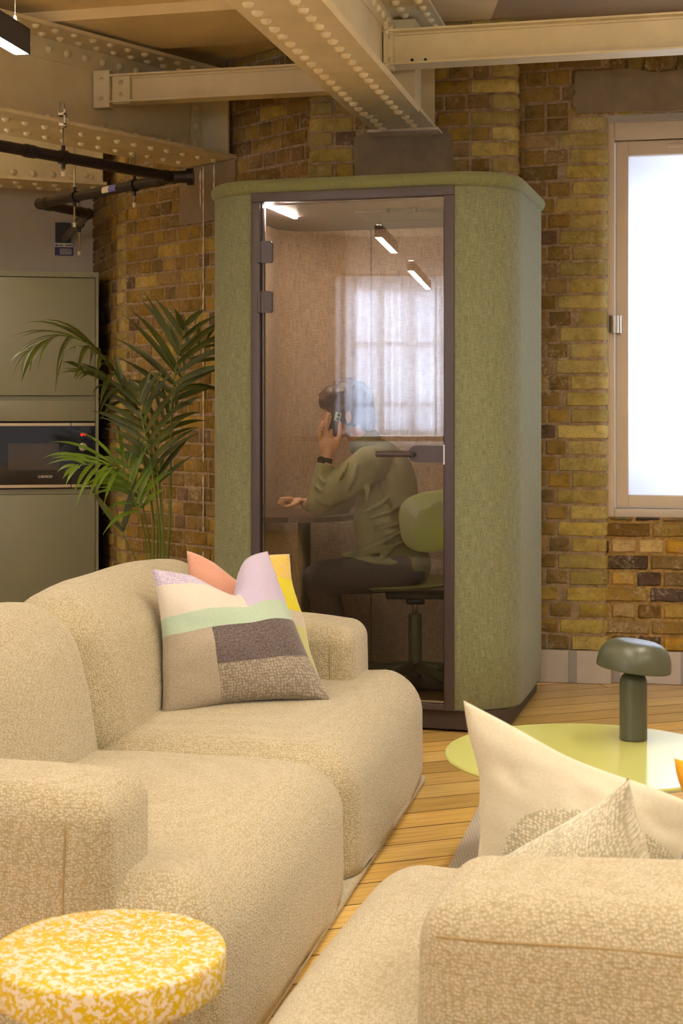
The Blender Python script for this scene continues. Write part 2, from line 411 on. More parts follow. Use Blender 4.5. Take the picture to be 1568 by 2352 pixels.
# ------------------------------------------------------------------ brick walls
class Path:
    """plan path with rounded corners; pts: (x, y, radius). Outward normal is to the right of travel."""
    def __init__(s, pts):
        out = []; s.arcs = []
        P = [V((p[0], p[1])) for p in pts]
        for i, p in enumerate(P):
            r = pts[i][2] if len(pts[i]) > 2 else 0
            if r and 0 < i < len(P)-1:
                a = (P[i-1]-p).normalized(); b = (P[i+1]-p).normalized(); half = a.angle(b)/2; t = r/math.tan(half)
                c = p+(a+b).normalized()*(r/math.sin(half)); s0 = p+a*t-c; s1 = p+b*t-c
                tot = s0.angle_signed(s1)
                for k in range(9):
                    an = -tot*k/8; out.append(c+V((s0.x*math.cos(an)-s0.y*math.sin(an), s0.x*math.sin(an)+s0.y*math.cos(an))))
            else: out.append(p)
        s.p = out; s.s = [0]
        for i in range(1, len(out)): s.s.append(s.s[-1]+(out[i]-out[i-1]).length)
        s.L = s.s[-1]
    def ev(s, t):
        t = max(0, min(s.L, t)); i = 1
        while i < len(s.s)-1 and s.s[i] < t: i += 1
        a, b = s.p[i-1], s.p[i]; k = (t-s.s[i-1])/max(1e-9, s.s[i]-s.s[i-1])
        def dr(j): return (s.p[j]-s.p[j-1]).normalized()
        d = dr(i)
        return a+(b-a)*k, V((d.y, -d.x))
STOCK = [(140, 114, 62), (130, 104, 58), (148, 122, 66), (124, 102, 62), (152, 124, 58), (136, 108, 50), (144, 120, 74), (132, 108, 72)]
GAULT = [(178, 160, 98), (170, 152, 90), (184, 166, 104), (166, 150, 88), (174, 154, 84)]
ROUGH = [(150, 122, 60), (170, 140, 74), (104, 82, 52), (84, 68, 58), (176, 136, 50), (140, 116, 76), (190, 164, 110), (120, 92, 46)]
def brick_wall(name, pts, z0, z1, pitch=0.078, seed=1, quoin=(), mort='mortar', pal=STOCK, rough=0.0, skip=None, header=0.112, zoff=0):
    rd = random.Random(seed); P = Path(pts); mb = MB(); mb.cur = 0
    st = [i*0.04 for i in range(int(P.L/0.04)+1)]+[P.L]; st = sorted(set(st+P.s))
    vs = []
    for t in st:
        p, n = P.ev(t); q = p+n*0.002; vs += [(q.x, q.y, z0), (q.x, q.y, z1)]
    mb.c = (.99, 1, 1, 1)
    mb.add(vs, [(2*i, 2*i+2, 2*i+3, 2*i+1) for i in range(len(st)-1)])
    mb.cur = 1; g = 0.011; row = 0; z = z0+zoff
    while z < z1-0.01:
        zt = min(z+pitch-g, z1); row += 1
        # breaks
        br = []
        t = -rd.random()*0.02-(0.056 if row % 2 else 0); k = 0
        while t < P.L:
            L = (header if row % 2 else header*2+0.001)*(1+rd.uniform(-.05, .05))
            br.append((t, t+L-g, None)); t += L
        # quoins override the run near the corners: (s_center, half lengths even/odd, palette)
        for (qa, qb) in quoin:
            a, b = (qa[row % 2], qb[row % 2])
            nb = []
            for (x, y, q) in br:
                if y < a-0.02 or x > b+0.02: nb.append((x, y, q))
                elif x < a-0.03: nb.append((x, a-g, q))
                elif y > b+0.03: nb.append((b+g, y, q))
            for t_ in [t_ for t_ in nb if t_[2] is None and t_[1]-t_[0] < 0.06 and abs(t_[1]-a) < 0.05]: nb.remove(t_); a = t_[0]
            nb.append((a, b, GAULT)); br = nb
        for (x, y, q) in br:
            x = max(0, x); y = min(P.L, y)
            if y-x < 0.02: continue
            pm, _ = P.ev((x+y)/2)
            if skip and skip(pm.x, (z+zt)/2): continue
            c = rd.choice(q or pal); f = rd.uniform(0.88, 1.08)
            if q is None and pal is STOCK and rd.random() < 0.08: c = (166, 142, 74)
            if q is None and rd.random() < 0.04: c = (108, 86, 68)
            mb.c = rgb(c[0]*f, c[1]*f, c[2]*f*rd.uniform(.9, 1.1))
            bev = 0.006+rough*0.4; pr = 0.007+rd.uniform(0, 0.004)+rough
            cols = [x, x+bev]; nseg = max(1, int((y-x-2*bev)/0.03)); cols += [x+bev+(y-x-2*bev)*i/nseg for i in range(1, nseg)]+[y-bev, y]
            jz = rd.uniform(-.002, .002)
            rows = [z+jz, z+jz+bev, (z+zt)/2+jz, zt+jz-bev, zt+jz]; grid = []
            for ci, t in enumerate(cols):
                p, n = P.ev(t)
                for ri, zz in enumerate(rows):
                    edge = ci in (0, len(cols)-1) or ri in (0, 4)
                    d = 0.0 if edge else pr+rd.uniform(-.0016, .0016)*(1+rough*60)
                    jj = rd.uniform(-.0022, .0022)*(1+rough*80); q_ = p+n*d
                    grid.append((q_.x, q_.y, min(z1, zz+jj)))
            mb.add(grid, [(a*5+b, (a+1)*5+b, (a+1)*5+b+1, a*5+b+1) for a in range(len(cols)-1) for b in range(4)])
        z += pitch
    return struct(build(name, mb, [M[mort], M['brick']], smooth=True, angle=50))
CEIL = 3.2
brick_wall('wall_left', [(-1.62, 9.68), (-1.30, 8.773, 0.07), (-0.15, 7.4965)], 0, CEIL, 0.081, 3,
           quoin=[((0.84, 0.90), (1.01, 1.00))])
PA = [(-0.152, 7.60), (-0.152, 7.318, 0.06), (0.845, 7.119, 0.06), (0.875, 7.32)]
brick_wall('wall_pier', PA, 0, CEIL, 0.077, 5, quoin=[((0.22, 0.24), (0.48, 0.38)), ((1.06, 1.16), (1.33, 1.33))],
           skip=lambda x, z: 0.06 < x < 0.52 and 2.45 < z < 2.66)
brick_wall('wall_right', [(0.855, 7.26), (1.10, 7.169), (1.275, 7.134, 0.045), (1.31, 7.34)], 0, 2.735, 0.0785, 8,
           quoin=[((0.25, 0.31), (0.50, 0.50))])
brick_wall('wall_above_window', [(0.855, 7.255), (1.10, 7.169), (2.9, 6.809)], 2.735, CEIL, 0.0785, 9, zoff=0.003)
brick_wall('wall_below_window', [(1.255, 7.19), (2.9, 6.861)], 0.0, 0.80, 0.078, 13, mort='mortar2', pal=ROUGH, rough=0.006, header=0.125)
# plaster wall behind the kitchen and the rest of the room
mb = MB(); mb.fr = frame2((-1.60, 9.66, 0), (-0.98, -0.196)); mb.box((0, -0.2, 0), (4.6, 0, CEIL)); struct(build('wall_kitchen', mb, M['plaster'], smooth=False))
mb = MB(); mb.box((-6.3, -5.2, 0), (-6.1, 9.2, CEIL)); struct(build('wall_far_left', mb, M['plaster'], smooth=False))
mb = MB(); mb.box((3.0, -5.2, 0), (3.2, 7.3, CEIL)); struct(build('wall_far_right', mb, M['plaster'], smooth=False))
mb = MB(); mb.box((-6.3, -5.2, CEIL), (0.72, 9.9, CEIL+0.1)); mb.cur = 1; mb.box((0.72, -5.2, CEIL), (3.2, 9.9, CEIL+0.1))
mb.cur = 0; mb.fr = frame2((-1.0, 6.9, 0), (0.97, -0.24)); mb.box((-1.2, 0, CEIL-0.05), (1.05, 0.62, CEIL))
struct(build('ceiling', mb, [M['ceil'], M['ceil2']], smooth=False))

# floor boards
rd = random.Random(4); mb = MB(); u = V((0.94, 0.342, 0)); fr = frame2((0, 0, 0), u); mb.fr = fr
mb.cur = 1; mb.c = (.9, .9, .9, 1)
inv = fr.inverted()
def clip_box(x, y):
    return -6.2 < x < 3.1 and -5.1 < y < 9.7
W_ = 0.155; y = -7.0
mbU = MB()
while y < 12:
    x = -8-rd.random()*3
    while x < 8:
        L = rd.uniform(3.4, 5.4); a = fr @ V((x, y, 0)); b = fr @ V((x+L, y+W_, 0))
        if clip_box((a.x+b.x)/2, (a.y+b.y)/2) or clip_box(a.x, a.y) or clip_box(b.x, b.y):
            f = rd.uniform(0.88, 1.08); c = rd.choice([(218, 180, 102), (222, 186, 110), (212, 174, 98), (226, 192, 118)])
            mb.c = rgb(c[0]*f, c[1]*f, c[2]*f); mb.cur = 0; g = 0.0025; o1, o2 = rd.random()*9, rd.random()*9
            vs = [(x+g, y+g, 0), (x+L-g, y+g, 0), (x+L-g, y+W_-g, 0), (x+g, y+W_-g, 0)]
            mb.add(vs, [(0, 1, 2, 3)], [(p[0]+o1, p[1]+o2) for p in vs])
        x += L
    y += W_
mb.fr = Matrix.Identity(4); mb.cur = 1; mb.c = (.9, .9, .9, 1); mb.add([(-6.3, -5.2, -0.004), (3.2, -5.2, -0.004), (3.2, 9.9, -0.004), (-6.3, 9.9, -0.004)], [(0, 1, 2, 3)], [(0, 0)]*4)
struct(build('floor', mb, [M['floor'], M['gap']], smooth=False))

# cement patches: pad stones and lintel
def slab(name, fr, x0, x1, z0, z1, t=0.016, seed=0, mat='render', jag=0.02):
    rd = random.Random(seed); mb = MB(); mb.fr = fr; poly = []
    def edge(a, b, n):
        for i in range(n):
            k = i/n; poly.append((a[0]+(b[0]-a[0])*k+rd.uniform(-jag, jag), a[1]+(b[1]-a[1])*k+rd.uniform(-jag, jag)))
    edge((x0, z0), (x1, z0), 14); edge((x1, z0), (x1, z1), 8); edge((x1, z1), (x0, z1), 14); edge((x0, z1), (x0, z0), 8)
    n = len(poly); vs = [(x, 0, z) for x, z in poly]+[(x, -t, z) for x, z in poly]
    mb.add(vs, [tuple(range(n)), tuple(range(2*n-1, n-1, -1))]+[(i, n+i, n+(i+1) % n, (i+1) % n) for i in range(n)])
    return struct(build(name, mb, M[mat], smooth=False))
slab('trim_1', frame2((-0.152, 7.318, 0), (0.98, -0.196)), 0.215, 0.70, 2.43, 2.655, 0.014, 2, jag=0.012)
slab('trim_2', frame2((-1.30, 8.773, 0), (0.669, -0.743)), 0.60, 1.11, 2.35, 2.66, 0.018, 3, jag=0.004)
slab('trim_3', frame2((1.10, 7.169, 0), (0.98, -0.196)), 0.03, 1.9, 2.74, 2.94, 0.022, 5, jag=0.012)
# white paint drips down the brick wall and pad stone
fd = frame2((-1.30, 8.773, 0), (0.669, -0.743)); rd = random.Random(6)
mb = MB(); mb.fr = fd
for px, za, zb_, gap in ((473, 2.655, 0.5, 0.25), (498, 2.655, 2.50, 0.0), (466, 2.64, 2.50, 0.5)):
    k = (px-CX)/F; Y_ = 7.33/(1+1.11*k); q = fd.inverted() @ V((k*Y_, Y_, 0)); z = za
    while z > zb_:
        l = rd.uniform(0.03, 0.12); 
        if rd.random() > gap or z > 1.9: mb.tube([(q.x+rd.uniform(-.002, .002), -0.017, z), (q.x+rd.uniform(-.002, .002), -0.0185, z-l/2), (q.x+rd.uniform(-.002, .002), -0.017, z-l)], [0.003, rd.uniform(.003, .006), 0.003], 7)
        z -= l
struct(build('trim_5', mb, M['white']))
# soldier arch over the lintel
mb = MB(); mb.fr = frame2((1.10, 7.160, 0), (0.98, -0.196)); rd = random.Random(8)
for i in range(22):
    c = rd.choice(STOCK); f = rd.uniform(.85, 1.1); mb.c = rgb(c[0]*f, c[1]*f, c[2]*f); x = 0.20+i*0.078
    mb.bbox((x, -0.012, 2.935+i*0.0004), (x+0.066, 0.01, 3.11), 0.006)
struct(build('trim_4', mb, M['brick']))

# ------------------------------------------------------------------ window on the right
fw = frame2((1.293, 7.262, 0), (0.98, -0.196))
wi = thing('window_1', '', '', (1.29, 7.26, 0.79)); del wi['label'], wi['category']; wi['kind'] = 'structure'
mb = MB(); mb.fr = fw
Z0, Z1, XW = 0.792, 2.715, 1.42
for a, b in (((0, -0.05, Z0), (0.045, 0.05, Z1)), ((XW-0.045, -0.05, Z0), (XW, 0.05, Z1)), ((0.045, -0.05, Z1-0.085), (XW-0.045, 0.05, Z1)), ((0.045, -0.05, Z0), (XW-0.045, 0.05, Z0+0.045))):
    mb.bbox(a, b, 0.005)
build('window_frame', mb, M['frame'], wi, angle=40)
mb = MB(); mb.fr = fw
x0, x1, z0, z1 = 0.050, XW-0.05, Z0+0.05, Z1-0.09
for a, b in (((x0, -0.035, z0), (x0+0.062, 0.035, z1)), ((x1-0.06, -0.035, z0), (x1, 0.035, z1)), ((x0+0.06, -0.035, z1-0.07), (x1-0.06, 0.035, z1)), ((x0+0.06, -0.035, z0), (x1-0.06, 0.035, z0+0.06))):
    mb.bbox(a, b, 0.006)
build('window_sash', mb, M['frame'], wi, angle=40)
mb = MB(); mb.fr = fw; mb.box((x0+0.055, -0.003, z0+0.055), (x1-0.055, 0.003, z1-0.065)); build('window_pane', mb, M['frost'], wi, smooth=False)
mb = MB(); mb.fr = fw; mb.tube([(0.045, -0.06, 1.69), (0.045, -0.06, 1.775)], 0.024, 16); mb.tube([(0.062, -0.055, 1.69), (0.062, -0.055, 1.775)], 0.018, 16); build('window_catch', mb, M['steel'], wi, angle=40)
mb = MB(); mb.fr = fw; mb.bbox((0.30, -0.046, Z1-0.128), (0.56, -0.034, Z1-0.108), 0.003); build('trickle_vent', mb, M['frame'], wi, angle=40)
# daylight outside the frosted pane
la = bpy.data.lights.new('daylight_outside', 'AREA'); la.shape = 'RECTANGLE'; la.size = 1.0; la.size_y = 1.15; la.energy = 170*WINDOW; la.color = (0.80, 0.88, 1.0)
lo = bpy.data.objects.new('daylight_outside', la); C.objects.link(lo)
p = fw @ V((0.71, 0.40, 1.72)); lo.location = p; nrm = (fw.to_3x3() @ V((0, -1, 0))); lo.rotation_euler = nrm.to_track_quat('-Z', 'Y').to_euler()

# metal skirting
def skirting(name, fr, x0, x1, straps, label):
    t = thing(name, label, 'skirting', fr @ V((x0, 0, 0)))
    mb = MB(); mb.fr = fr; mb.box((x0, -0.012, 0.002), (x1, 0.002, 0.157)); build('sheet', mb, M['metal'], t, smooth=False)
    for s_ in straps:
        mb = MB(); mb.fr = fr; mb.bbox((s_, -0.016, 0.002), (s_+0.04, -0.011, 0.158), 0.001)
        for z in (0.03, 0.13): mb.dome((s_+0.02, -0.016, z), (0, -1, 0), 0.003, 0.002)
        build('joint_strap', mb, M['metal2'], t, smooth=False)
    return t
f1 = frame2((0.90, 7.187, 0), (0.98, -0.196))
skirting('metal_skirting', frame2((0.90, 7.187, 0), (0.98, -0.196)), 0, 0.40, [0.02, 0.20], 'brushed metal skirting board between green booth and window recess')
skirting('metal_skirting', frame2((1.297, 7.16, 0), (0.98, -0.196)), 0, 1.5, [0.01, 0.335, 1.0], 'brushed metal skirting board below the window, behind the lamp')

# ------------------------------------------------------------------ riveted girders
def rivets(mb, p0, p1, nrm, pitch, r=0.0205, start=0.03):
    p0, p1 = V(p0), V(p1); L = (p1-p0).length; d = (p1-p0)/L; t = start
    while t < L-0.02: mb.dome(p0+d*t, nrm, r, r*0.85); t += pitch
def girder(label, o, dirv, L, wid, zb, zt, web_off, side, skew=0, rows=(0.25, 0.75), web0=0.1, cover=None, toprows=True, wt=0.44, pitch=0.118):
    """x from the wall end towards the room; local y = across (y 0..wid); side = y sign of the visible web face"""
    fr = frame2(o, dirv); t = thing('steel_girder', label, 'girder', (o[0], o[1], zb))
    mb = MB(); mb.fr = fr; mb.prism([(0, 0), (L, 0), (L, wid), (skew, wid)], zb, zb+0.018)
    for q_, r_ in enumerate(rows): rivets(mb, (0.02, wid*r_, zb), (L, wid*r_, zb), (0, 0, -1), pitch, start=0.03+q_*pitch*0.5)
    if cover:
        mb.prism([(cover, 0.0), (L, 0.0), (L, wid), (cover, wid)], zb-0.014, zb)
        for r_ in rows: rivets(mb, (cover+0.03, wid*r_, zb-0.014), (L, wid*r_, zb-0.014), (0, 0, -1), pitch)
    build('bottom_flange', mb, M['cream'], t, angle=35)
    mb = MB(); mb.fr = fr; wc = web_off
    mb.box((web0, wc-0.006, zb+0.018), (L, wc+0.006, zt-0.018))
    for z0, z1 in ((zb+0.018, zb+0.115), (zt-0.115, zt-0.018)):
        mb.box((web0, wc-0.016, z0), (L, wc+0.016, z1)); zc = (z0+z1)/2
        rivets(mb, (web0, wc+side*0.016, zc), (L, wc+side*0.016, zc), (0, side, 0), pitch)
    build('web', mb, M['cream'], t, angle=35)
    mb = MB(); mb.fr = fr; c = wc; mb.box((0, c-wt/2, zt-0.018), (L, c+wt/2, zt)); 
    for q in (0.35, 0.8): rivets(mb, (0.03, c+side*wt/2*q, zt-0.018), (L, c+side*wt/2*q, zt-0.018), (0, 0, -1), pitch)
    build('top_flange', mb, M['cream'], t, angle=35)
    # end stiffener
    mb = MB(); mb.fr = fr; ys = sorted((wc, wc+side*abs(wid)*0.46)); mb.box((web0, ys[0], zb+0.018), (web0+0.012, ys[1], zt-0.018)); mb.box((web0, wc+side*0.016-0.005, zb+0.018), (web0+0.09, wc+side*0.016+0.005, zt-0.018))
    rivets(mb, (web0+0.06, wc+side*0.021, zb+0.05), (web0+0.06, wc+side*0.021, zt-0.05), (0, side, 0), 0.1)
    build('end_stiffener', mb, M['cream'], t, angle=35)
    return t, fr
girder('cream riveted girder above the black pipe, its end resting on the brick wall', (-0.559, 7.95, 0), (-0.61, -0.79), 4.4, -0.45, 2.668, 3.13, -0.22, 1, skew=-0.08, rows=(0.28, 0.72), web0=0.05)
girder('cream riveted girder behind the black pipe, above the plaster wall', (-1.41, 8.90, 0), (-0.905, -0.425), 3.2, -0.38, 2.668, 3.13, -0.19, 1, rows=(0.3, 0.7), web0=0.02)
g3, f3 = girder('large cream riveted girder overhead, running to the pier above the green booth', (0.173, 7.253, 0), (-0.22, -0.975), 8.5, 0.305, 2.665, 3.13, 0.15, 1, rows=(0.2, 0.72), web0=0.02, cover=0.55, pitch=0.108)
mb = MB(); mb.fr = f3 
mb.box((-0.01, -0.02, 2.652), (0.14, 0.325, 2.664)); build('bearing_plate', mb, M['plaster'], g3, smooth=False)
mb = MB(); mb.fr = f3; mb.box((0.30, 0.15, 2.69), (0.46, 0.27, 3.10)); build('stiffener', mb, M['cream'], g3, smooth=False)
def ibeam(label, a, b, z0, z1, wd=0.10, plate=0, bolts=(), dots=()):
    a = V(a); b = V(b); L = (b-a).length; fr = frame2((a.x, a.y, 0), (b-a)); t = thing('steel_beam', label, 'beam', (a.x, a.y, z0))
    mb = MB(); mb.fr = fr
    mb.box((0, -wd/2, z0), (L, wd/2, z0+0.009)); mb.box((0, -wd/2, z1-0.009), (L, wd/2, z1)); mb.box((0, -0.005, z0+0.009), (L, 0.005, z1-0.009))
    mb.box((0, -0.018, z0+0.009), (L, 0.018, z0+0.018)); mb.box((0, -0.018, z1-0.018), (L, 0.018, z1-0.009))
    build('section', mb, M['cream'], t, smooth=False)
    for k, (x0, y0, x1, y1, zz0, zz1) in enumerate(bolts):
        mb = MB(); mb.fr = fr; mb.box((x0, y0, zz0), (x1, y1, zz1))
        for z in (zz0+0.045, zz1-0.045): mb.dome(((x0+x1)/2, y0, z), (0, -1, 0), 0.014, 0.012, 6, 1)
        build('end_plate', mb, M['cream'], t, smooth=False)
    for (x, z) in dots:
        mb = MB(); mb.fr = fr; mb.tube([(x, -0.012, z), (x, -0.0055, z)], 0.007, 10); build('bolt_hole', mb, M['cabdark'], t, smooth=False)
    return t
ibeam('cream cross beam from the left girder to the central girder', (-1.197, 7.44), (0.30, 7.08), 2.85, 2.99, bolts=[(0.06, -0.03, 0.155, -0.004, 2.845, 2.995), (-0.03, -0.055, 0.055, 0.0, 2.825, 3.01)])
ibeam('long cream cross beam from the central girder to the right, above the window', (0.19, 6.63), (3.0, 5.955), 2.848, 3.005, wd=0.12, dots=[(0.13, 2.875), (0.19, 2.873)],
      bolts=[(0.03, -0.045, 0.05, -0.005, 2.83, 3.02), (0.01, -0.06, 0.03, 0.0, 2.80, 3.04)])
# stone packing at the head of the wall, right of centre
# ------------------------------------------------------------------ pendant lights
def pendant(label, a, dirv, L=1.45, z=2.5, w_=0.055, h=0.085, drop=True):
    fr = frame2((a[0], a[1], 0), dirv); t = thing('pendant_light', label, 'light', (a[0], a[1], z), 'linear pendant lights')
    mb = MB(); mb.fr = fr; mb.box((0, -w_/2, z), (0.004, w_/2, z+h)); mb.box((L-0.004, -w_/2, z), (L, w_/2, z+h)); mb.box((0, -w_/2, z), (L, -w_/2+0.003, z+h)); mb.box((0, w_/2-0.003, z), (L, w_/2, z+h)); mb.box((0, -w_/2, z+h-0.004), (L, w_/2, z+h))
    build('housing', mb, M['blackp'], t, smooth=False)
    mb = MB(); mb.fr = fr; mb.box((0.004, -w_/2+0.003, z+0.003), (L-0.004, w_/2-0.003, z+0.012)); build('diffuser', mb, M['led'], t, smooth=False)
    mb = MB(); mb.fr = fr; mb.box((0.02, -w_/2+0.008, z+h), (L-0.02, w_/2-0.008, z+h+0.003)); build('added_uplight', mb, M['fill_up'], t, smooth=False)  # glowing strip added on top to throw light on the ceiling
    for x in (0.06, L-0.06):
        mb = MB(); mb.fr = fr; mb.tube([(x, 0, z+h), (x, 0, z+h+0.03)], 0.006, 8); mb.tube([(x, 0, z+h+0.03), (x, 0, CEIL)], 0.0012, 6); build('suspension_wire', mb, M['steel'], t, smooth=False)
    return t
pendant('black linear pendant light hanging at the top left corner', (-1.062, 4.93), (-0.19, -0.98), L=0.62)
pendant('added fill light, a black linear pendant in the room behind, out of frame to the right', (1.5, 1.9), (-0.2, -0.98))  # unseen lamp put in to brighten the room
pendant('added fill light, a black linear pendant in the room behind, out of frame above the sofas', (-0.1, 0.6), (-0.2, -0.98), z=2.56)  # added fill lamp over the seating, out of view
pendant('added fill light, a black linear pendant out of frame above the round table', (1.62, 5.0), (-0.2, -0.98), z=2.60)  # extra unseen lamp, added for brightness around the table
pendant('added fill light, a black linear pendant out of frame overhead, just in front of the booth', (0.40, 4.05), (-0.2, -0.98), z=2.5)  # added overhead lamp to raise the light on ceiling and beams
pendant('added fill light, a black linear pendant out of frame in front of the tall cabinets', (-2.35, 7.6), (-0.2, -0.98), z=2.45)  # lamp added out of view to light the kitchen side
pendant('added fill light, a black linear pendant out of frame, left of the long sofa', (-3.2, 3.6), (-0.2, -0.98))  # unseen lamp added as fill from the left
pendant('added fill light, a black linear pendant out of frame, right of the window', (2.35, 3.0), (-0.2, -0.98))  # added fill from the right, outside the view
pendant('added fill light, a black linear pendant in the middle of the room behind', (0.6, -1.3), (-0.2, -0.98))  # another lamp added behind the camera for fill

# ------------------------------------------------------------------ back of the room: curtained window seen in the door glass
PB = V((0.460, 6.03)); BW = V((0.9636, -0.2672)); BD = V((0.2672, 0.9636))
def mirror(px, py, T):
    m = V(((px-CX)/F*T, T)); k = (m-PB).dot(BD); q = m-BD*(2*k); return V((q.x, q.y, H+(HZ-py)/F*T))
for lab, (xa, ya, xb, yb) in (('black linear pendant light in the room behind, its upper reflection in the booth door', (868, 545, 905, 582)), ('black linear pendant light in the room behind, its lower reflection in the booth door', (942, 622, 983, 665))):
    a, b = mirror(xa, ya, F*1.18/(HZ-ya)), mirror(xb, yb, F*1.18/(HZ-yb)); pendant(lab, (a.x, a.y), (b.x-a.x, b.y-a.y), L=math.dist((a.x, a.y), (b.x, b.y)))
a = mirror(1085, 990, 16.0); b = mirror(802, 990, 16.0)
ub = V((b.x-a.x, b.y-a.y)); Lw = ub.length
fb = frame2((a.x, a.y, 0), (ub.x, ub.y))       # local y: inward or outward
camside = (fb.inverted() @ V((0, 4, 0))).y
sg = 1 if camside > 0 else -1                  # side on which the room lies
ww = thing('window_2', '', '', (a.x, a.y, 0.95)); del ww['label'], ww['category']; ww['kind'] = 'structure'
zb_, zt_ = 1.07, 2.62
mb = MB(); mb.fr = fb; mb.box((0, -sg*0.06-0.004, zb_), (Lw, -sg*0.06+0.004, zt_)); build('window_pane', mb, M['day'], ww, smooth=False)
mb = MB(); mb.fr = fb
for k in range(5): x = Lw*k/4; mb.box((x-0.045, -0.03, zb_), (x+0.045, 0.03, zt_))
for z in (zb_, zb_+0.30, zb_+0.95, zt_): mb.box((-0.04, -0.03, z-0.028), (Lw+0.04, 0.03, z+0.028))
build('window_frame', mb, M['frame'], ww, smooth=False)
mb = MB(); mb.fr = fb; y0, y1 = sorted((-sg*0.10, -sg*0.25))
mb.box((-4.0, y0, 0), (-0.02, y1, CEIL)); mb.box((Lw+0.02, y0, 0), (5.0, y1, CEIL)); mb.box((-0.02, y0, 0), (Lw+0.02, y1, zb_)); mb.box((-0.02, y0, zt_), (Lw+0.02, y1, CEIL))
y0, y1 = sorted((0.0, -sg*0.12)); mb.box((-0.06, y0, 0), (-0.0, y1, CEIL)); mb.box((Lw, y0, 0), (Lw+0.06, y1, CEIL))
struct(build('wall_back', mb, M['plaster'], smooth=False))
def curtain(label, x0, x1, z0, z1, seed, flare=0.0):
    rd = random.Random(seed); n = 120; mb = MB(); mb.fr = fb; vs = []
    for i in range(n+1):
        s = i/n; x = x0+(x1-x0)*s
        for j in range(9):
            t = j/8; z = z1+(z0-z1)*t
            y = sg*(0.17+0.028*math.sin(s*70+2*math.sin(s*9+seed))*(0.6+0.4*t)+0.01*math.sin(s*23+t*2))
            vs.append((x+flare*t*(1-s), y, z))
    mb.add(vs, [(i*9+j, (i+1)*9+j, (i+1)*9+j+1, i*9+j+1) for i in range(n) for j in range(8)])
    return tag(build('curtain', mb, M['sheer']), label, 'curtain')
curtain('sheer curtain behind the room, left panel in the door reflection', Lw*0.30, Lw*1.12, 1.05, 2.74, 2, 0.0)
curtain('sheer curtain behind the room, right panel in the door reflection', -0.35, Lw*0.315, 1.05, 2.74, 5, -0.05)
mb = MB(); mb.fr = fb; mb.tube([(-0.5, sg*0.17, 2.756), (Lw*1.2, sg*0.17, 2.756)], 0.012, 8)
tag(build('curtain_rail', mb, M['white']), 'white curtain rail over the curtained window', 'curtain rail')
mb = MB(); mb.fr = fb; mb.box((-0.6, -0.02, 0.98), (Lw+0.6, sg*0.30, 1.03)); tag(build('window_shelf', mb, M['lining'], smooth=False), 'deep shelf below the curtained window', 'shelf')

# ------------------------------------------------------------------ phone booth
FB = frame2((0.460, 6.03, 0), (BW.x, BW.y)) 
# local x right, y = left turned of x = away from the camera
def bpt(x, y, z): return FB @ V((x, y, z))
XL, XR, DP, RB = -0.871-0.24, 0.24, 1.05, 0.24
booth = thing('phone_booth', 'tall green fabric phone booth with a glass door and rounded corners', 'phone booth', bpt(-0.43, 0.5, 0))
def openpath(x0, y0, x1, y1, r, xa, xb, n=12):
    """from the front right jamb (xb) round the back to the front left jamb (xa)"""
    pts = [(xb, y0)]
    for cx, cy, a in ((x1-r, y0+r, -90), (x1-r, y1-r, 0), (x0+r, y1-r, 90), (x0+r, y0+r, 180)):
        for i in range(n+1):
            t = math.radians(a+90*i/n); pts.append((cx+r*math.cos(t), cy+r*math.sin(t)))
    pts.append((xa, y0)); out = [pts[0]]
    for p in pts[1:]:
        if (p[0]-out[-1][0])**2+(p[1]-out[-1][1])**2 > 1e-8: out.append(p)
    return out
def shell(mb, outer, inner, z0, z1, lip=0.0):
    n = len(outer); L = 0; s = [0]
    for i in range(1, n): L += math.dist(outer[i], outer[i-1]); s.append(L)
    rows = [(z0, 0.006), (z0+0.006, 0)]+[(z0+(z1-z0)*k/8, 0) for k in range(1, 8)]+[(z1-0.004, 0), (z1, 0.004)]
    vs = []; uv = []
    for i, (x, y) in enumerate(outer):
        d = V((x-(XL+XR)/2, y-DP/2)).normalized()
        for z, ins in rows: vs.append((x-d.x*ins, y-d.y*ins, z)); uv.append((s[i], z))
    m = len(rows); fs = [(i*m+j, (i+1)*m+j, (i+1)*m+j+1, i*m+j+1) for i in range(n-1) for j in range(m-1)]
    mb.add(vs, fs, uv)
    vs = []; uv = []
    for i, (x, y) in enumerate(inner): vs += [(x, y, z0), (x, y, z1)]; uv += [(s[i], z0), (s[i], z1)]
    mb.add(vs, [(2*i, 2*i+1, 2*i+3, 2*i+2) for i in range(n-1)], uv)
    vs = []; fs = []; uv = []
    for zz in (z0, z1):
        k = len(vs)
        for i in range(n): vs += [(*outer[i], zz), (*inner[i], zz)]; uv += [(0, 0), (0, 0)]
        fs += [(k+2*i, k+2*i+1, k+2*i+3, k+2*i+2) for i in range(n-1)]
    for i in (0, n-1):
        k = len(vs); vs += [(*outer[i], z0), (*inner[i], z0), (*inner[i], z1), (*outer[i], z1)]; uv += [(0, 0)]*4; fs.append((k, k+1, k+2, k+3))
    mb.add(vs, fs, uv)
outer = openpath(XL, 0, XR, DP, RB, -0.871, 0.0); inner = openpath(XL+0.06, 0.06, XR-0.06, DP-0.06, RB-0.06, -0.871, 0.0)
mb = MB(); mb.fr = FB; shell(mb, outer, inner, 0.092, 2.23); build('outer_shell', mb, M['green'], booth, angle=50)
outer2 = openpath(XL+0.062, 0.062, XR-0.062, DP-0.062, RB-0.062, -0.86, -0.012); inner2 = openpath(XL+0.075, 0.075, XR-0.075, DP-0.075, RB-0.075, -0.86, -0.012)
mb = MB(); mb.fr = FB; shell(mb, outer2, inner2, 0.10, 2.19); build('inner_lining', mb, M['lining'], booth, angle=50)
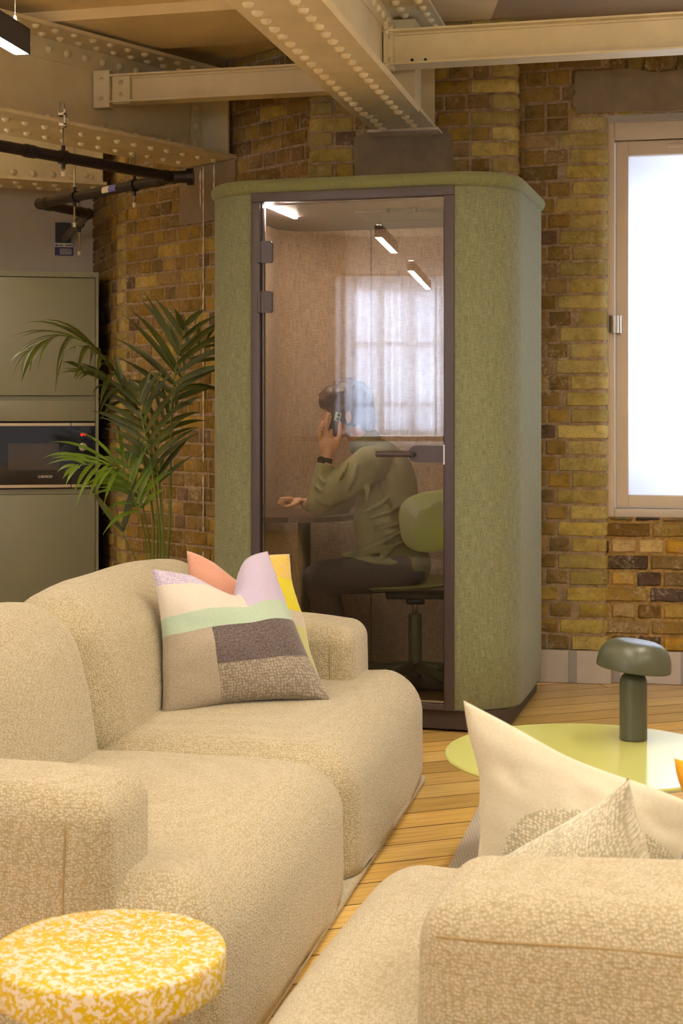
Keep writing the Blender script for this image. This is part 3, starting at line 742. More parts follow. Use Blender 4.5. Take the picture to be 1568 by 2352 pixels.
# seams of the lining
for x in (-0.60, 0.0):
    mb = MB(); mb.fr = FB; mb.box((x-0.0015, DP-0.078, 0.11), (x+0.0015, DP-0.074, 2.19)); build('lining_seam', mb, M['dark2'], booth, smooth=False)
# padded rim
mb = MB(); mb.fr = FB; prof = []
for k in range(9): t = math.radians(-70+160*k/8); prof.append((-0.022+0.040*math.cos(t), 2.258+0.034*math.sin(t)))
prof = [(-0.02, 2.226)]+prof+[(-0.10, 2.292)]
ring = []
outl = rrect(XL, 0, XR, DP, RB, 12); cen = V(((XL+XR)/2, DP/2)); n = len(outl)
nr = []
for i in range(n):
    a_ = V(outl[(i-1) % n]); b_ = V(outl[(i+1) % n]); d = (b_-a_).normalized(); nr.append(V((d.y, -d.x)))
vs = []; uv = []; acc = 0
for i in range(n):
    if i: acc += math.dist(outl[i], outl[i-1])
    for k, (o_, z) in enumerate(prof): vs.append((outl[i][0]+nr[i].x*o_, outl[i][1]+nr[i].y*o_, z)); uv.append((acc, k*0.02))
m = len(prof)
mb.add(vs, [(i*m+j, ((i+1) % n)*m+j, ((i+1) % n)*m+j+1, i*m+j+1) for i in range(n) for j in range(m-1)]+[tuple(i*m+m-1 for i in range(n))], uv)
build('padded_rim', mb, M['greencap'], booth, angle=60)
# plinth
mb = MB(); mb.fr = FB; mb.prism(rrect(XL+0.02, 0.018, XR-0.035, DP-0.02, 0.10, 2), 0.012, 0.092); build('plinth', mb, M['dark2'], booth, smooth=False)
for x, y in ((-0.05, 0.09), (-0.82, 0.09), (-0.05, 0.95), (-0.82, 0.95)):
    mb = MB(); mb.fr = FB; mb.tube([(x, y, 0), (x, y, 0.014)], 0.03, 16); build('foot', mb, M['blackp'], booth, smooth=False)
mb = MB(); mb.fr = FB; mb.prism(rrect(XL+0.07, 0.03, XR-0.07, DP-0.07, RB-0.07, 8), 0.092, 0.105); build('booth_floor', mb, M['dark2'], booth, smooth=False)
mb = MB(); mb.fr = FB; mb.prism(rrect(XL+0.07, 0.05, XR-0.07, DP-0.07, RB-0.07, 8), 2.185, 2.23); build('booth_ceiling', mb, M['dark'], booth, smooth=False)
mb = MB(); mb.fr = FB; mb.bbox((-0.50, 0.30, 2.172), (-0.10, 0.62, 2.186), 0.004)
for x in (-0.36, -0.24): mb.bbox((x, 0.27, 2.166), (x+0.02, 0.29, 2.186), 0.003)
build('ventilation_panel', mb, M['dark2'], booth, angle=40)
# frame
mb = MB(); mb.fr = FB
mb.bbox((-0.871, -0.012, 2.193), (0.0, 0.07, 2.232), 0.002); mb.bbox((-0.871, -0.012, 0.092), (-0.832, 0.07, 2.192), 0.002); mb.bbox((-0.041, -0.012, 0.092), (0.0, 0.07, 2.192), 0.002); mb.bbox((-0.832, -0.008, 0.092), (-0.041, 0.07, 0.118), 0.002)
build('door_frame', mb, M['dark'], booth, angle=40)
GX0, GX1 = -0.822, -0.045
mb = MB(); mb.fr = FB
mb.box((-0.832, 0.012, 0.118), (GX0+0.002, 0.024, 2.192)); mb.box((GX1-0.003, 0.012, 0.118), (-0.041, 0.020, 2.192)); build('door_seal', mb, M['blackp'], booth, smooth=False)
mb = MB(); mb.fr = FB; mb.box((GX0, 0.0, 0.125), (GX1, 0.008, 2.188)); door = build('glass_door', mb, M['glass'], booth, smooth=False)
mb = MB(); mb.fr = FB; mb.box((GX0, -0.002, 0.121), (GX1, 0.012, 0.128)); build('door_edge_strip', mb, M['steel'], door, smooth=False)
def plate(mb, x0, x1, z0, z1, y0, y1, rl, rr_, n=6):
    poly = []
    for cx, cz, r, a in ((x1-rr_, z0+rr_, rr_, -90), (x1-rr_, z1-rr_, rr_, 0), (x0+rl, z1-rl, rl, 90), (x0+rl, z0+rl, rl, 180)):
        for i in range(n+1):
            t = math.radians(a+90*i/n); poly.append((cx+r*math.cos(t), cz+r*math.sin(t)))
    m = len(poly); vs = [(x, y0, z) for x, z in poly]+[(x, y1, z) for x, z in poly]
    mb.add(vs, [tuple(range(m)), tuple(range(2*m-1, m-1, -1))]+[(i, m+i, m+(i+1) % m, (i+1) % m) for i in range(m)])
for zc in (1.982, 1.772):
    mb = MB(); mb.fr = FB; plate(mb, -0.826, -0.776, zc-0.046, zc+0.046, -0.016, 0.0, 0.001, 0.012); mb.bbox((-0.842, -0.022, zc-0.046), (-0.826, 0.0, zc+0.046), 0.003)
    build('door_hinge', mb, M['dark'], door, smooth=False)
mb = MB(); mb.fr = FB; plate(mb, -0.190, -0.043, 1.102, 1.171, -0.012, 0.014, 0.033, 0.001); hp = build('handle_plate', mb, M['dark'], door, smooth=False)
mb = MB(); mb.fr = FB; mb.tube([(-0.172, -0.012, 1.137), (-0.172, -0.055, 1.137)], 0.0115, 14); mb.tube([(-0.168, -0.055, 1.137), (-0.315, -0.058, 1.137)], 0.0115, 14); build('lever', mb, M['dark'], hp, angle=40)
mb = MB(); mb.fr = FB; mb.box((-0.0435, -0.008, 1.095), (-0.0385, -0.0125, 1.175)); build('strike', mb, M['steel'], booth, smooth=False)
# led strip
a = at(614, 474, 6.28); a.z = 2.184; b = a+V((0.2672, 0.9636, 0))*0.42
mb = MB(); mb.fr = frame2((a.x, a.y, 0), (b-a)); mb.box((0, -0.008, 2.178), (0.40, 0.008, 2.186)); build('led_strip', mb, M['boothled'], booth, smooth=False)

# round-ended table in the booth
tb = thing('booth_table', 'small dark brown round-edged table inside the booth', 'table', bpt(-0.80, 0.60, 0.105))
mb = MB(); mb.fr = FB
poly = [(-1.03, 0.22), (-0.78, 0.22)]
for i in range(13): t = math.radians(-90+180*i/12); poly.append((-0.80+0.26*math.cos(t), 0.53+0.31*math.sin(t)))
poly += [(-0.85, 0.84), (-1.03, 0.84)]
mb.prism(poly, 0.825, 0.848); build('tabletop', mb, M['table'], tb, smooth=False)
mb = MB(); mb.fr = FB; mb.tube([(-0.80, 0.53, 0.11), (-0.80, 0.53, 0.825)], 0.03, 16); mb.lathe([(0.0, 0.105), (0.17, 0.105), (0.17, 0.115), (0.03, 0.12)], 24, (-0.80, 0.53, 0)); build('pedestal', mb, M['blackp'], tb, angle=40)

# ------------------------------------------------------------------ sofas
def puff(ax=0.02, ay=0.02, az=0.03, lean=0.0, seed=0, swell=()):
    def fn(p, n):
        x, y, z = n
        q = p.copy()
        fx = (1-min(1, y*y))*(1-min(1, z*z)); fy = (1-min(1, x*x))*(1-min(1, z*z)); fz = (1-min(1, x*x)**1.5)*(1-min(1, y*y)**1.5)
        if abs(x) > .5: q.x += ax*fx*(1 if x > 0 else -1)*(abs(x)-.5)*2
        if abs(y) > .5: q.y += ay*fy*(1 if y > 0 else -1)*(abs(y)-.5)*2
        if z > 0: q.z += az*fz*z
        q += V((noise.noise(p*5+V((seed, 0, 0))), noise.noise(p*5+V((0, seed, 3))), noise.noise(p*4+V((7, 0, seed)))))*0.006
        q.y += lean*(z+1)/2
        if p.z > 0:
            for (sx_, sy_, wx, wy, am) in swell: q.z += am*math.exp(-((p.x-sx_)/wx)**2-((p.y-sy_)/wy)**2)
        return q
    return fn
def surf(a, b, r, fn, p):
    c = V([(a[i]+b[i])/2 for i in range(3)]); h = [(b[i]-a[i])/2 for i in range(3)]; p = V(p)-c
    q = V([max(-h[i]+r, min(h[i]-r, p[i])) for i in range(3)]); d = p-q
    pp = q+d.normalized()*r if d.length > 1e-9 else p
    return fn(pp, V((pp.x/h[0], pp.y/h[1], pp.z/h[2])))+c
def pad(name, fr, a, b, r, parent, fn, mat='sofa', n=10, foot=None):
    g = list(rbox_grid(b[0]-a[0], b[1]-a[1], b[2]-a[2], r, n, fn)); c = V([(a[i]+b[i])/2 for i in range(3)])
    if foot is not None:        # cloth pulled flat under the frame
        for p in g[0]:
            z = p.z+c.z
            if z < foot+0.05: k = min(1, (foot+0.05-z)/0.05); p.x *= 1-0.012*k*k; p.y *= 1-0.012*k*k
            if z < foot: p.z = foot-c.z
    mb = MB(); mb.fr = fr
    # subdivide long flats so that the puff shows: handled by the dense grid below
    mb.add([p+c for p in g[0]], g[1]); return build(name, mb, M[mat], parent)
SEAM = plain('seam shadow', rgb(160, 138, 98), 1)
FL = frame2((-0.247, 2.74, 0), (0.2149, 0.9766))
sl = thing('modular_sofa', 'long cream modular sofa on the left, its back towards the palm and cabinets', 'sofa', FL @ V((1.27, 0.5, 0)))
for k, (x0, x1) in enumerate(((0.0, 1.262), (1.278, 2.54))):
    pad('seat', FL, (x0, 0.0, -0.36), (x1, 0.96, 0.385), 0.12, sl, puff(0.012, 0.015, 0.030, seed=k*3+1, swell=((-0.50, -0.36, 0.12, 0.13, 0.026), (-0.22, -0.20, 0.12, 0.16, -0.014)) if k == 0 else ((0.50, -0.36, 0.12, 0.13, 0.022), (0.22, -0.22, 0.12, 0.16, -0.010))), foot=0.035)
    b0, b1 = ((0.27, 1.262) if k == 0 else (1.278, 2.50))
    pad('backrest', FL, (b0, 0.66, 0.28), (b1, 0.96, 0.775), 0.13, sl, puff(0.02, 0.03, 0.03, lean=0.10, seed=k*5+2))
for k, (x0, x1) in enumerate(((0.0, 0.285), (2.255, 2.54))):
    A_, B_ = (x0, 0.205, -0.45), (x1, 1.0, 0.578); fn = puff(0.010, 0.016, 0.026, seed=k*7+4)
    ar = pad('armrest', FL, A_, B_, 0.055, sl, fn, foot=0.04)
    mb = MB(); mb.fr = FL; mb.tube([surf(A_, B_, 0.055, fn, (x0, 0.285, z)) for z in (.05, .1, .15, .2, .25, .3, .35, .4, .44, .48, .5, .52, .54)], 0.0022, 6); build('seam', mb, SEAM, ar)
mb = MB(); mb.fr = FL; mb.bbox((0.012, 0.0, 0.008), (2.53, 0.94, 0.034), 0.010); build('base_rail', mb, M['sofa'], sl, angle=60)

FR = frame2((-0.17, 2.24, 0), (0.9656, -0.26))
sr = thing('modular_sofa', 'cream modular sofa in the right foreground, seen from behind its low back', 'sofa', FR @ V((0.9, 0.5, 0)))
pad('seat', FR, (0.0, -0.12, -0.36), (1.95, 0.94, 0.388), 0.125, sr, puff(0.02, 0.02, 0.026, seed=11, swell=((-0.85, -0.05, 0.10, 0.4, 0.012), (-0.60, 0.40, 0.10, 0.15, -0.016))), foot=0.035)
A_, B_ = (0.285, 0.0, -0.46), (2.05, 0.33, 0.590); fn = puff(0.020, 0.014, 0.032, seed=15)
br_ = pad('backrest', FR, A_, B_, 0.065, sr, fn, foot=0.04)
mb = MB(); mb.fr = FR; mb.tube([surf(A_, B_, 0.065, fn, (0.31+0.03*i, 0.0, 0.553)) for i in range(50)], 0.0022, 6); build('seam', mb, SEAM, br_)
mb = MB(); mb.fr = FR; mb.bbox((0.012, -0.09, 0.0145), (1.93, 0.93, 0.036), 0.009); build('base_rail', mb, M['sofa'], sr, angle=60)

# ------------------------------------------------------------------ cushions
def wool(name, c, mode=None, c2=None, fine=0.10):
    m, nt, b = newmat(name); v = coords(nt, kind='UV')
    f = noi(nt, v, 150, 5, 0.8); g = noi(nt, v, 18, 3)
    lo = tuple(max(0, x*(1-fine*2.2)) for x in c[:3]); hi = tuple(min(1, x*(1+fine*1.6)) for x in c[:3])
    col = ramp(nt, f, [(0.35, lo), (0.65, hi)])
    if mode == 'knit':
        wv = vor(nt, v, 105, 'F1', 0.45); k = ramp(nt, wv.outputs['Distance'], [(0.25, (1, 1, 1)), (0.55, (0, 0, 0))])
        col = mixc(nt, k, col, c2); bump(nt, b, wv.outputs['Distance'], 0.4, 0.002)
    else: bump(nt, b, f, 0.35, 0.002)
    nt.links.new(col, b.inputs['Base Color']); setin(b, 'Roughness', 0.95); setin(b, 'Specular IOR Level', 0.1); setin(b, 'Sheen Weight', 0.4); return m
def cushion(name, label, TL, TR, BL, BR, thick, chop, pats, mats, n=60, cw=(0.24, 0.12), group=None, push=None, cu=0.5):
    mb = MB(); up = ((TL-BL)+(TR-BR)).normalized(); rt = ((TR-TL)+(BR-BL)).normalized(); nrm = rt.cross(up).normalized()
    if nrm.dot(V((0, -1, 0))) < 0: nrm = -nrm
    cen = (TL+TR+BL+BR)/4
    o = thing(name, label, 'cushion', (BL+BR)/2, group) if 0 else None
    def pt(u, v, side):
        p = BL*(1-u)*(1-v)+BR*u*(1-v)+TL*(1-u)*v+TR*u*v
        pin = 0.055
        p = p + (cen-p)*(pin*(math.sin(math.pi*u)*(1-math.sin(math.pi*v))+math.sin(math.pi*v)*(1-math.sin(math.pi*u))))*1.5
        prof = (max(0, math.sin(math.pi*u))*max(0, math.sin(math.pi*v)))**0.45
        t = thick*prof
        kk = math.exp(-abs((u-cu)/(cw[0] if u < cu else cw[1]))**1.6); c = chop*kk*v**5
        p -= up*c
        t *= 1-0.55*kk*v**3
        w_ = (noise.noise(V((u*4, v*4, side*3+thick*50)))*0.011+noise.noise(V((u*9, v*9, side*3+thick*50)))*0.004)*min(1, prof*1.5)
        p += rt*noise.noise(V((v*3.1, thick*77, 0)))*0.012+up*noise.noise(V((u*3.3, 5, thick*91)))*0.010
        return p + nrm*side*(t*0.5+w_)
    for side in (1, -1):
        idx = {}
        vs = []; uv = []
        for i in range(n+1):
            for j in range(n+1): vs.append(pt(i/n, j/n, side)); uv.append((i/n*0.5, j/n*0.5))
        base = len(mb.v); mb.cur = 0
        mb.v += vs; mb.uv += uv
        for i in range(n):
            for j in range(n):
                u_, v_ = (i+.5)/n, (j+.5)/n; mi = 0
                for k, pq in enumerate(pats):
                    if (pq(u_, v_) if callable(pq) else (pq[0] <= u_ < pq[1] and pq[2] <= v_ < pq[3])): mi = k
                q = [base+i*(n+1)+j, base+(i+1)*(n+1)+j, base+(i+1)*(n+1)+j+1, base+i*(n+1)+j+1]
                mb.f.append(q if side > 0 else q[::-1]); mb.mi.append(mi); mb.col.append((1, 1, 1, 1))
    o = build(name, mb, mats if len(mats) > 1 else mats[0])
    # weld the rim of the two sides
    import bmesh
    bm = bmesh.new(); bm.from_mesh(o.data); bmesh.ops.remove_doubles(bm, verts=bm.verts, dist=0.0006); bm.to_mesh(o.data); bm.free()
    tag(o, label, 'cushion', group); return o
lav = rgb(192, 180, 210); cre = rgb(212, 204, 196); mintc = rgb(176, 196, 180); gr = rgb(104, 94, 96); lg = rgb(166, 156, 144)
cushion('cushion', 'square cushion of lavender, cream, mint and grey wool blocks, front one on the left sofa',
        at(352, 1306, 4.60), at(617, 1262, 4.80), at(368, 1645, 4.46), at(758, 1609, 4.66), 0.20, 0.135,
        [(0, 1, 0, 1.01), (0.32, 1.01, 0.27, 0.52), (0.32, 1.01, 0, 0.27), (0, 1.01, 0.52, 0.65), (0, 1.01, 0.65, 1.01), (0.62, 1.01, 0.65, 1.01), (0, 0.62, 0.88, 1.01)],
        [wool('light grey wool', lg), wool('dark grey wool', gr, fine=0.3), wool('oat herringbone wool', rgb(132, 122, 112), 'knit', rgb(168, 158, 144)), wool('mint wool', mintc, fine=.04), wool('cream wool', cre, fine=.04), wool('lavender wool', lav, fine=.04), wool('lavender knit wool', rgb(182, 170, 206), 'knit', rgb(208, 200, 214), fine=.04)], cu=0.60)
cushion('cushion', 'pink and yellow wool cushion behind the block-patterned one on the left sofa',
        at(428, 1262, 4.86), at(664, 1268, 4.98), at(450, 1600, 4.72), at(742, 1582, 4.84), 0.18, 0.12,
        [(0, 1, 0, 1.01), (0, 0.60, 0.55, 1.01), (0.60, 1.01, 0.55, 0.80), (0.60, 1.01, 0.80, 1.01), (0.6, 1.01, 0.44, 0.55)],
        [wool('pale lime wool', rgb(190, 188, 130), fine=.05), wool('pink wool', rgb(206, 152, 134), fine=.06), wool('bright yellow wool', rgb(216, 202, 30), fine=.04), wool('yellow knit wool', rgb(216, 186, 74), 'knit', rgb(212, 184, 140)), wool('oat wool', rgb(196, 186, 170))])
ivory = wool('ivory wool', rgb(206, 199, 180), fine=.05); iv2 = wool('ivory dotted knit', rgb(172, 165, 140), 'knit', rgb(222, 216, 200), fine=.05)
cushion('cushion', 'ivory wool cushion with a dotted knit panel, standing behind the right sofa back',
        at(1066, 1612, 2.72), at(1600, 1850, 2.66), at(1095, 2030, 2.66), at(1560, 2130, 2.62), 0.14, 0.0,
        [(0, 1, 0, 1.01), lambda u, v: ((u-0.62)/0.52)**2+((v-0.05)/0.62)**2 < 1], [ivory, iv2])
cushion('cushion', 'pale knitted cushion with a peaked corner, leaning on the right sofa back',
        at(1110, 1992, 2.62), at(1442, 1788, 2.47), at(1190, 2230, 2.60), at(1512, 2060, 2.47), 0.27, 0.0,
        [(0, 1, 0, 1.01)], [iv2])
cushion('cushion', 'mustard yellow wool cushion at the right edge, behind the ivory cushions',
        at(1550, 1742, 2.95), at(1900, 1760, 2.9), at(1570, 2000, 2.85), at(1920, 2040, 2.8), 0.14, 0.06, [(0, 1, 0, 1.01)], [M['mustard']], n=30)

# ------------------------------------------------------------------ terrazzo stool
st = thing('side_table', 'round side table of yellow and white speckled recycled plastic, bottom left corner', 'side table', (-0.375, 2.385, 0))
prof = [(0.0, 0.391), (0.17, 0.391), (0.184, 0.394), (0.188, 0.401), (0.189, 0.446), (0.187, 0.4505), (0.183, 0.453), (0.0, 0.453)]
mb = MB(); mb.lathe(prof, 64, (-0.375, 2.385, 0)); build('tabletop', mb, M['terrazzo'], st, angle=40)
for k in range(3):
    an = math.radians(90+120*k); mb = MB(); x, y = -0.375+0.11*math.cos(an), 2.385+0.11*math.sin(an)
    mb.tube([(x, y, 0.392), (x+0.03*math.cos(an), y+0.03*math.sin(an), 0)], [0.024, 0.017], 16); build('leg', mb, M['terrazzo'], st, angle=40)

# ------------------------------------------------------------------ lime coffee table, lamp
ct = thing('coffee_table', 'round pale lime coffee table behind the right sofa', 'table', (0.69, 4.12, 0))
mb = MB(); mb.lathe([(0.0, 0.338), (0.37, 0.338), (0.398, 0.350), (0.402, 0.356), (0.400, 0.361), (0.0, 0.361)], 96, (0.69, 4.12, 0)); build('tabletop', mb, M['lime'], ct, angle=25)
for k in range(4):
    an = math.radians(35+90*k); x, y = 0.69+0.26*math.cos(an), 4.12+0.26*math.sin(an); mb = MB()
    mb.tube([(x, y, 0.34), (x+0.04*math.cos(an), y+0.04*math.sin(an), 0.0145)], [0.02, 0.014], 14); build('leg', mb, M['limeedge'], ct)
lc = at(1454, 1697, 4.30); lc.z = 0.3615
tl = thing('table_lamp', 'dark olive mushroom table lamp with a tilted shade on the lime table', 'lamp', lc)
mb = MB(); mb.lathe([(0.0, 0.0), (0.0375, 0.0), (0.040, 0.003), (0.0395, 0.006), (0.0395, 0.160), (0.0385, 0.173), (0.034, 0.184), (0.026, 0.191), (0.012, 0.195), (0.012, 0.215), (0, 0.215)], 40, lc)
build('base', mb, M['lamp'], tl, angle=50)
mb = MB(); mb.fr = Matrix.Translation(lc+V((0.004, 0, 0.238))) @ Matrix.Rotation(math.radians(6.5), 4, 'Y')
R_ = 0.108; pr = [(0.0, -0.022), (0.05, -0.024), (0.099, -0.030), (0.1045, -0.034), (0.1075, -0.032)]
pr += [(0.1075, -0.028), (0.107, -0.015), (0.104, 0.002), (0.098, 0.018), (0.088, 0.032), (0.075, 0.042), (0.060, 0.047), (0.045, 0.049), (0.0, 0.049)]
mb.lathe(pr, 56); build('lamp_shade', mb, M['lamp'], tl, angle=60)

# rug
fR = frame2((0.495, 5.08, 0), (0.975, -0.22))
m, nt, b = newmat('herringbone rug'); v = coords(nt, kind='UV')
sx = N(nt, 'ShaderNodeSeparateXYZ'); nt.links.new(v, sx.inputs[0])
def math_(op, a, b_=None, c_=None):
    q = N(nt, 'ShaderNodeMath', operation=op)
    for i, x in enumerate((a, b_, c_)):
        if x is None: continue
        if hasattr(x, 'is_output'): nt.links.new(x, q.inputs[i])
        else: q.inputs[i].default_value = x
    return q.outputs[0]
pp = math_('PINGPONG', sx.outputs[1], 0.014); ss = math_('ADD', sx.outputs[0], pp); wv = math_('PINGPONG', ss, 0.0048); wv = math_('DIVIDE', wv, 0.0048)
col = ramp(nt, wv, [(0.12, rgb(130, 112, 100)), (0.38, rgb(226, 214, 200))]); nt.links.new(col, b.inputs['Base Color']); setin(b, 'Roughness', 1); bump(nt, b, wv, 0.8, 0.004); M['rug'] = m
mb = MB(); mb.fr = fR; mb.bbox((0, -2.0, 0.001), (1.9, 0, 0.014), 0.006); tag(build('rug', mb, M['rug'], angle=50), 'pale herringbone rug on the floor under the lime table', 'rug')

# ------------------------------------------------------------------ kitchen cabinets and oven
FK = frame2((-1.477, 9.0, 0), (-0.98, -0.196))      # x to the left, y turned left of it = towards the camera
def unit(x0, label, oven):
    k = thing('tall_cabinet', label, 'cabinet', FK @ V((x0+0.3, -0.28, 0)))
    mb = MB(); mb.fr = FK; mb.box((x0, -0.56, 0.0), (x0+0.018, 0.022, 2.15)); mb.box((x0, -0.56, 2.118), (x0+0.62, 0.024, 2.15)); mb.box((x0+0.60, -0.56, 0), (x0+0.62, 0.0, 2.118)); build('carcass', mb, M['cab'], k, smooth=False)
    mb = MB(); mb.fr = FK; mb.box((x0+0.018, -0.54, 0.02), (x0+0.60, -0.02, 2.118)); build('carcass_shadow_gap', mb, M['cabdark'], k, smooth=False)
    d0, d1 = x0+0.0205, x0+0.615
    def door(n_, z0, z1, y=0.018):
        mb = MB(); mb.fr = FK; mb.bbox((d0, -0.015, z0), (d1, y, z1), 0.0025); return build(n_, mb, M['cab'], k, angle=40)
    door('door', 1.404, 2.114)
    mb = MB(); mb.fr = FK; mb.box((d0, -0.019, 1.375), (d1, -0.004, 1.402)); build('handle_rail', mb, M['cab'], k, smooth=False)
    door('flap', 1.248, 1.374)
    door('door', 0.10, 0.805); mb = MB(); mb.fr = FK; mb.box((d0, -0.019, 0.807), (d1, -0.002, 0.838)); build('handle_rail', mb, M['cab'], k, smooth=False)
    if not oven: door('door', 0.842, 1.244)
    mb = MB(); mb.fr = FK; mb.box((x0, -0.5, 0), (x0+0.62, -0.05, 0.098)); build('kickboard', mb, M['cabdark'], k, smooth=False)
    return k
unit(0.0, 'sage grey tall cabinet around the built-in microwave, beside the brick wall', True)
unit(0.623, 'sage grey tall cabinet at the left edge, beyond the microwave one', False)
ov = thing('microwave_oven', 'black built-in microwave with brushed metal strips and red clock digits', 'microwave', FK @ V((0.32, 0, 0.845)))
mb = MB(); mb.fr = FK; mb.box((0.0205, -0.018, 0.846), (0.599, 0.010, 1.238)); build('body', mb, M['black_glass'], ov, smooth=False)
for n_, x0, x1 in (('control_panel', 0.0215, 0.1625), ('oven_door', 0.1665, 0.614)):
    mb = MB(); mb.fr = FK; mb.bbox((x0, 0.010, 0.864), (x1, 0.020, 1.219), 0.001); pn = build(n_, mb, M['black_glass'], ov, smooth=False)
    for z in (0.847, 1.2185):
        mb = MB(); mb.fr = FK; mb.bbox((x0, 0.009, z), (x1, 0.022, z+0.0185), 0.002); build('trim_strip', mb, M['bronze'], pn, smooth=False)
    if n_ == 'control_panel': cp = pn
    else: od = pn
mb = MB(); mb.fr = FK; mb.box((0.235, 0.0201, 0.955), (0.535, 0.0206, 1.115)); build('viewing_window', mb, plain('smoked oven window', rgb(74, 64, 56), 0.08), od, smooth=False)
# knob
mb = MB(); mb.fr = FK @ Matrix.Translation((0.0925, 0.020, 1.092)) @ Matrix.Rotation(-math.pi/2, 4, 'X')
mb.lathe([(0.0, 0), (0.0245, 0), (0.0245, 0.004), (0.019, 0.006), (0.019, 0.018), (0.017, 0.020), (0, 0.020)], 28); build('knob', mb, M['steel'], cp, angle=40)
def ktext(s_, x, z, size, mat, parent, name, bold=0):
    fr_ = FK @ Matrix.Translation((x, 0.0206, z)) @ Matrix.Rotation(math.pi, 4, 'Z')
    return text_mesh(name, s_, size, fr_, mat, parent, 0.0003, bold)
ktext('BOSCH', 0.308, 0.9135, 0.020, M['steel'], od, 'logo_lettering', 0.0006)
mb = MB(); mb.fr = FK @ Matrix.Translation((0.352, 0.0206, 0.9135)) @ Matrix.Rotation(-math.pi/2, 4, 'X')
def ringmesh(mb, r0, r1, n=24):
    vs = [(r*math.cos(2*math.pi*k/n), r*math.sin(2*math.pi*k/n), 0.0004) for r in (r0, r1) for k in range(n)]
    mb.add(vs, [(k, (k+1) % n, n+(k+1) % n, n+k) for k in range(n)])
ringmesh(mb, 0.0068, 0.0082); mb.box((-0.0045, -0.0045, 0), (-0.0032, 0.0045, 0.0004)); mb.box((0.0032, -0.0045, 0), (0.0045, 0.0045, 0.0004)); mb.box((-0.0045, -0.0007, 0), (0.0045, 0.0007, 0.0004)); build('logo_emblem', mb, M['steel'], od, smooth=False)
# seven segment clock 13:47
SEG = {'1': 'bc', '3': 'abgcd', '4': 'fgbc', '7': 'abc'}
mb = MB(); mb.fr = FK @ Matrix.Translation((0.0925, 0.0206, 1.166)) @ Matrix.Rotation(math.pi, 4, 'Z')
def seg(mb, x, z, ch, w_=0.0062, h=0.013, t=0.0014):
    bx = {'a': ((0, h), (w_, h)), 'b': ((w_, h/2), (w_, h)), 'c': ((w_, 0), (w_, h/2)), 'd': ((0, 0), (w_, 0)), 'f': ((0, h/2), (0, h)), 'g': ((0, h/2), (w_, h/2))}
    for s_ in SEG[ch]:
        (a0, a1), (b0, b1) = bx[s_]; mb.box((x+a0-t/2, -0.0005, z+a1-t/2), (x+b0+t/2, 0, z+b1+t/2))
for i, ch in enumerate('13'): seg(mb, -0.019+i*0.009, -0.0065, ch)
for i, ch in enumerate('47'): seg(mb, 0.0035+i*0.009, -0.0065, ch)
mb.box((-0.0015, -0.0005, -0.003), (-0.0001, 0, -0.0016)); mb.box((-0.0015, -0.0005, 0.002), (-0.0001, 0, 0.0034))
build('clock_digits', mb, M['digits'], cp, smooth=False)
mb = MB(); mb.fr = FK
for i in range(3): mb.box((0.078+i*0.021, 0.0201, 0.984), (0.088+i*0.021, 0.0206, 0.987))
mb.box((0.112, 0.0201, 0.962), (0.119, 0.0206, 0.968)); build('button_marks', mb, M['steel'], cp, smooth=False)

# ------------------------------------------------------------------ waste pipe with hangers
wp = thing('waste_pipe', 'black waste pipe zigzagging under the girders into the plaster wall', 'pipe', (-1.1, 7.6, 2.5))
p0 = V((-0.855-0.61*2.6, 7.57-0.79*2.6, 2.515)); p1 = V((-0.855, 7.57, 2.505)); p1b = p1+V((0.10, 0.02, 0.002)); p2 = at(92, 468, 8.36); p3 = at(203, 491, 8.62); p4 = at(150, 546, 9.60)
R1 = 0.027
def pipe(pts, r, mat='pipe', n=16):
    mb = MB(); mb.tube(pts, r, n); return build('pipe_length', mb, M[mat], wp, angle=50)
pipe([p0, p1], R1); pipe([p1, p2], R1); pipe([p2, p3], R1); pipe([p3, p4], R1*0.95, 'grey_pipe')
def collar(p, d, l=0.06, r=0.031, nm='coupling', ends=True):
    d = V(d).normalized(); mb = MB(); mb.tube([p-d*l/2, p-d*l/2+d*0.004, p+d*l/2-d*0.004, p+d*l/2], [r*0.96, r, r, r*0.96], 18); return build(nm, mb, M['pipe'], wp, angle=50)
d1 = (p1-p0).normalized(); d2 = (p2-p1).normalized(); d3 = (p3-p2).normalized(); d4 = (p4-p3).normalized()
for p_, d_ in ((p1-d1*0.95, d1), (p1-d1*0.05, d1), (p1+d2*0.12, d2), (p2-d2*0.05, d2), (p2+d3*0.05, d3), (p3-d3*0.05, d3)): collar(p_, d_)
mb = MB(); mb.tube([p1-d1*0.02, p1+V((0.075, 0.0, 0.004))], 0.032, 18); mb.tube([p1+V((0.065, 0, 0.003)), p1+V((0.10, 0, 0.005))], 0.043, 20); mb.ell(p1, (0.034,)*3); build('access_cap', mb, M['pipe'], wp, angle=50)
for p_ in (p2, p3): mb = MB(); mb.ell(p_, (0.033,)*3); build('elbow', mb, M['pipe'], wp)
# wall plate and label
fk2 = frame2((-1.60, 9.655, 0), (0.98, 0.196)); 
q = fk2.inverted() @ at(147, 540, 9.52)
mb = MB(); mb.fr = fk2; mb.box((q.x-0.055, -0.018, 2.40), (q.x+0.045, -0.003, 2.53)); tag(build('wall_plate', mb, M['blackp'], smooth=False), 'black plate on the plaster wall round the pipe end', 'plate')
lb = thing('sticker', 'blue and white printed label on the plaster wall below the pipe', 'label', fk2 @ V((q.x, -0.004, 2.33)))
mb = MB(); mb.fr = fk2; mb.box((q.x-0.058, -0.006, 2.318), (q.x+0.058, -0.003, 2.398)); build('backing', mb, M['white'], lb, smooth=False)
mb = MB(); mb.fr = fk2; mb.box((q.x-0.058, -0.0075, 2.318), (q.x+0.058, -0.006, 2.372)); build('blue_field', mb, M['blue'], lb, smooth=False)
mb = MB(); mb.fr = fk2; rd = random.Random(2)
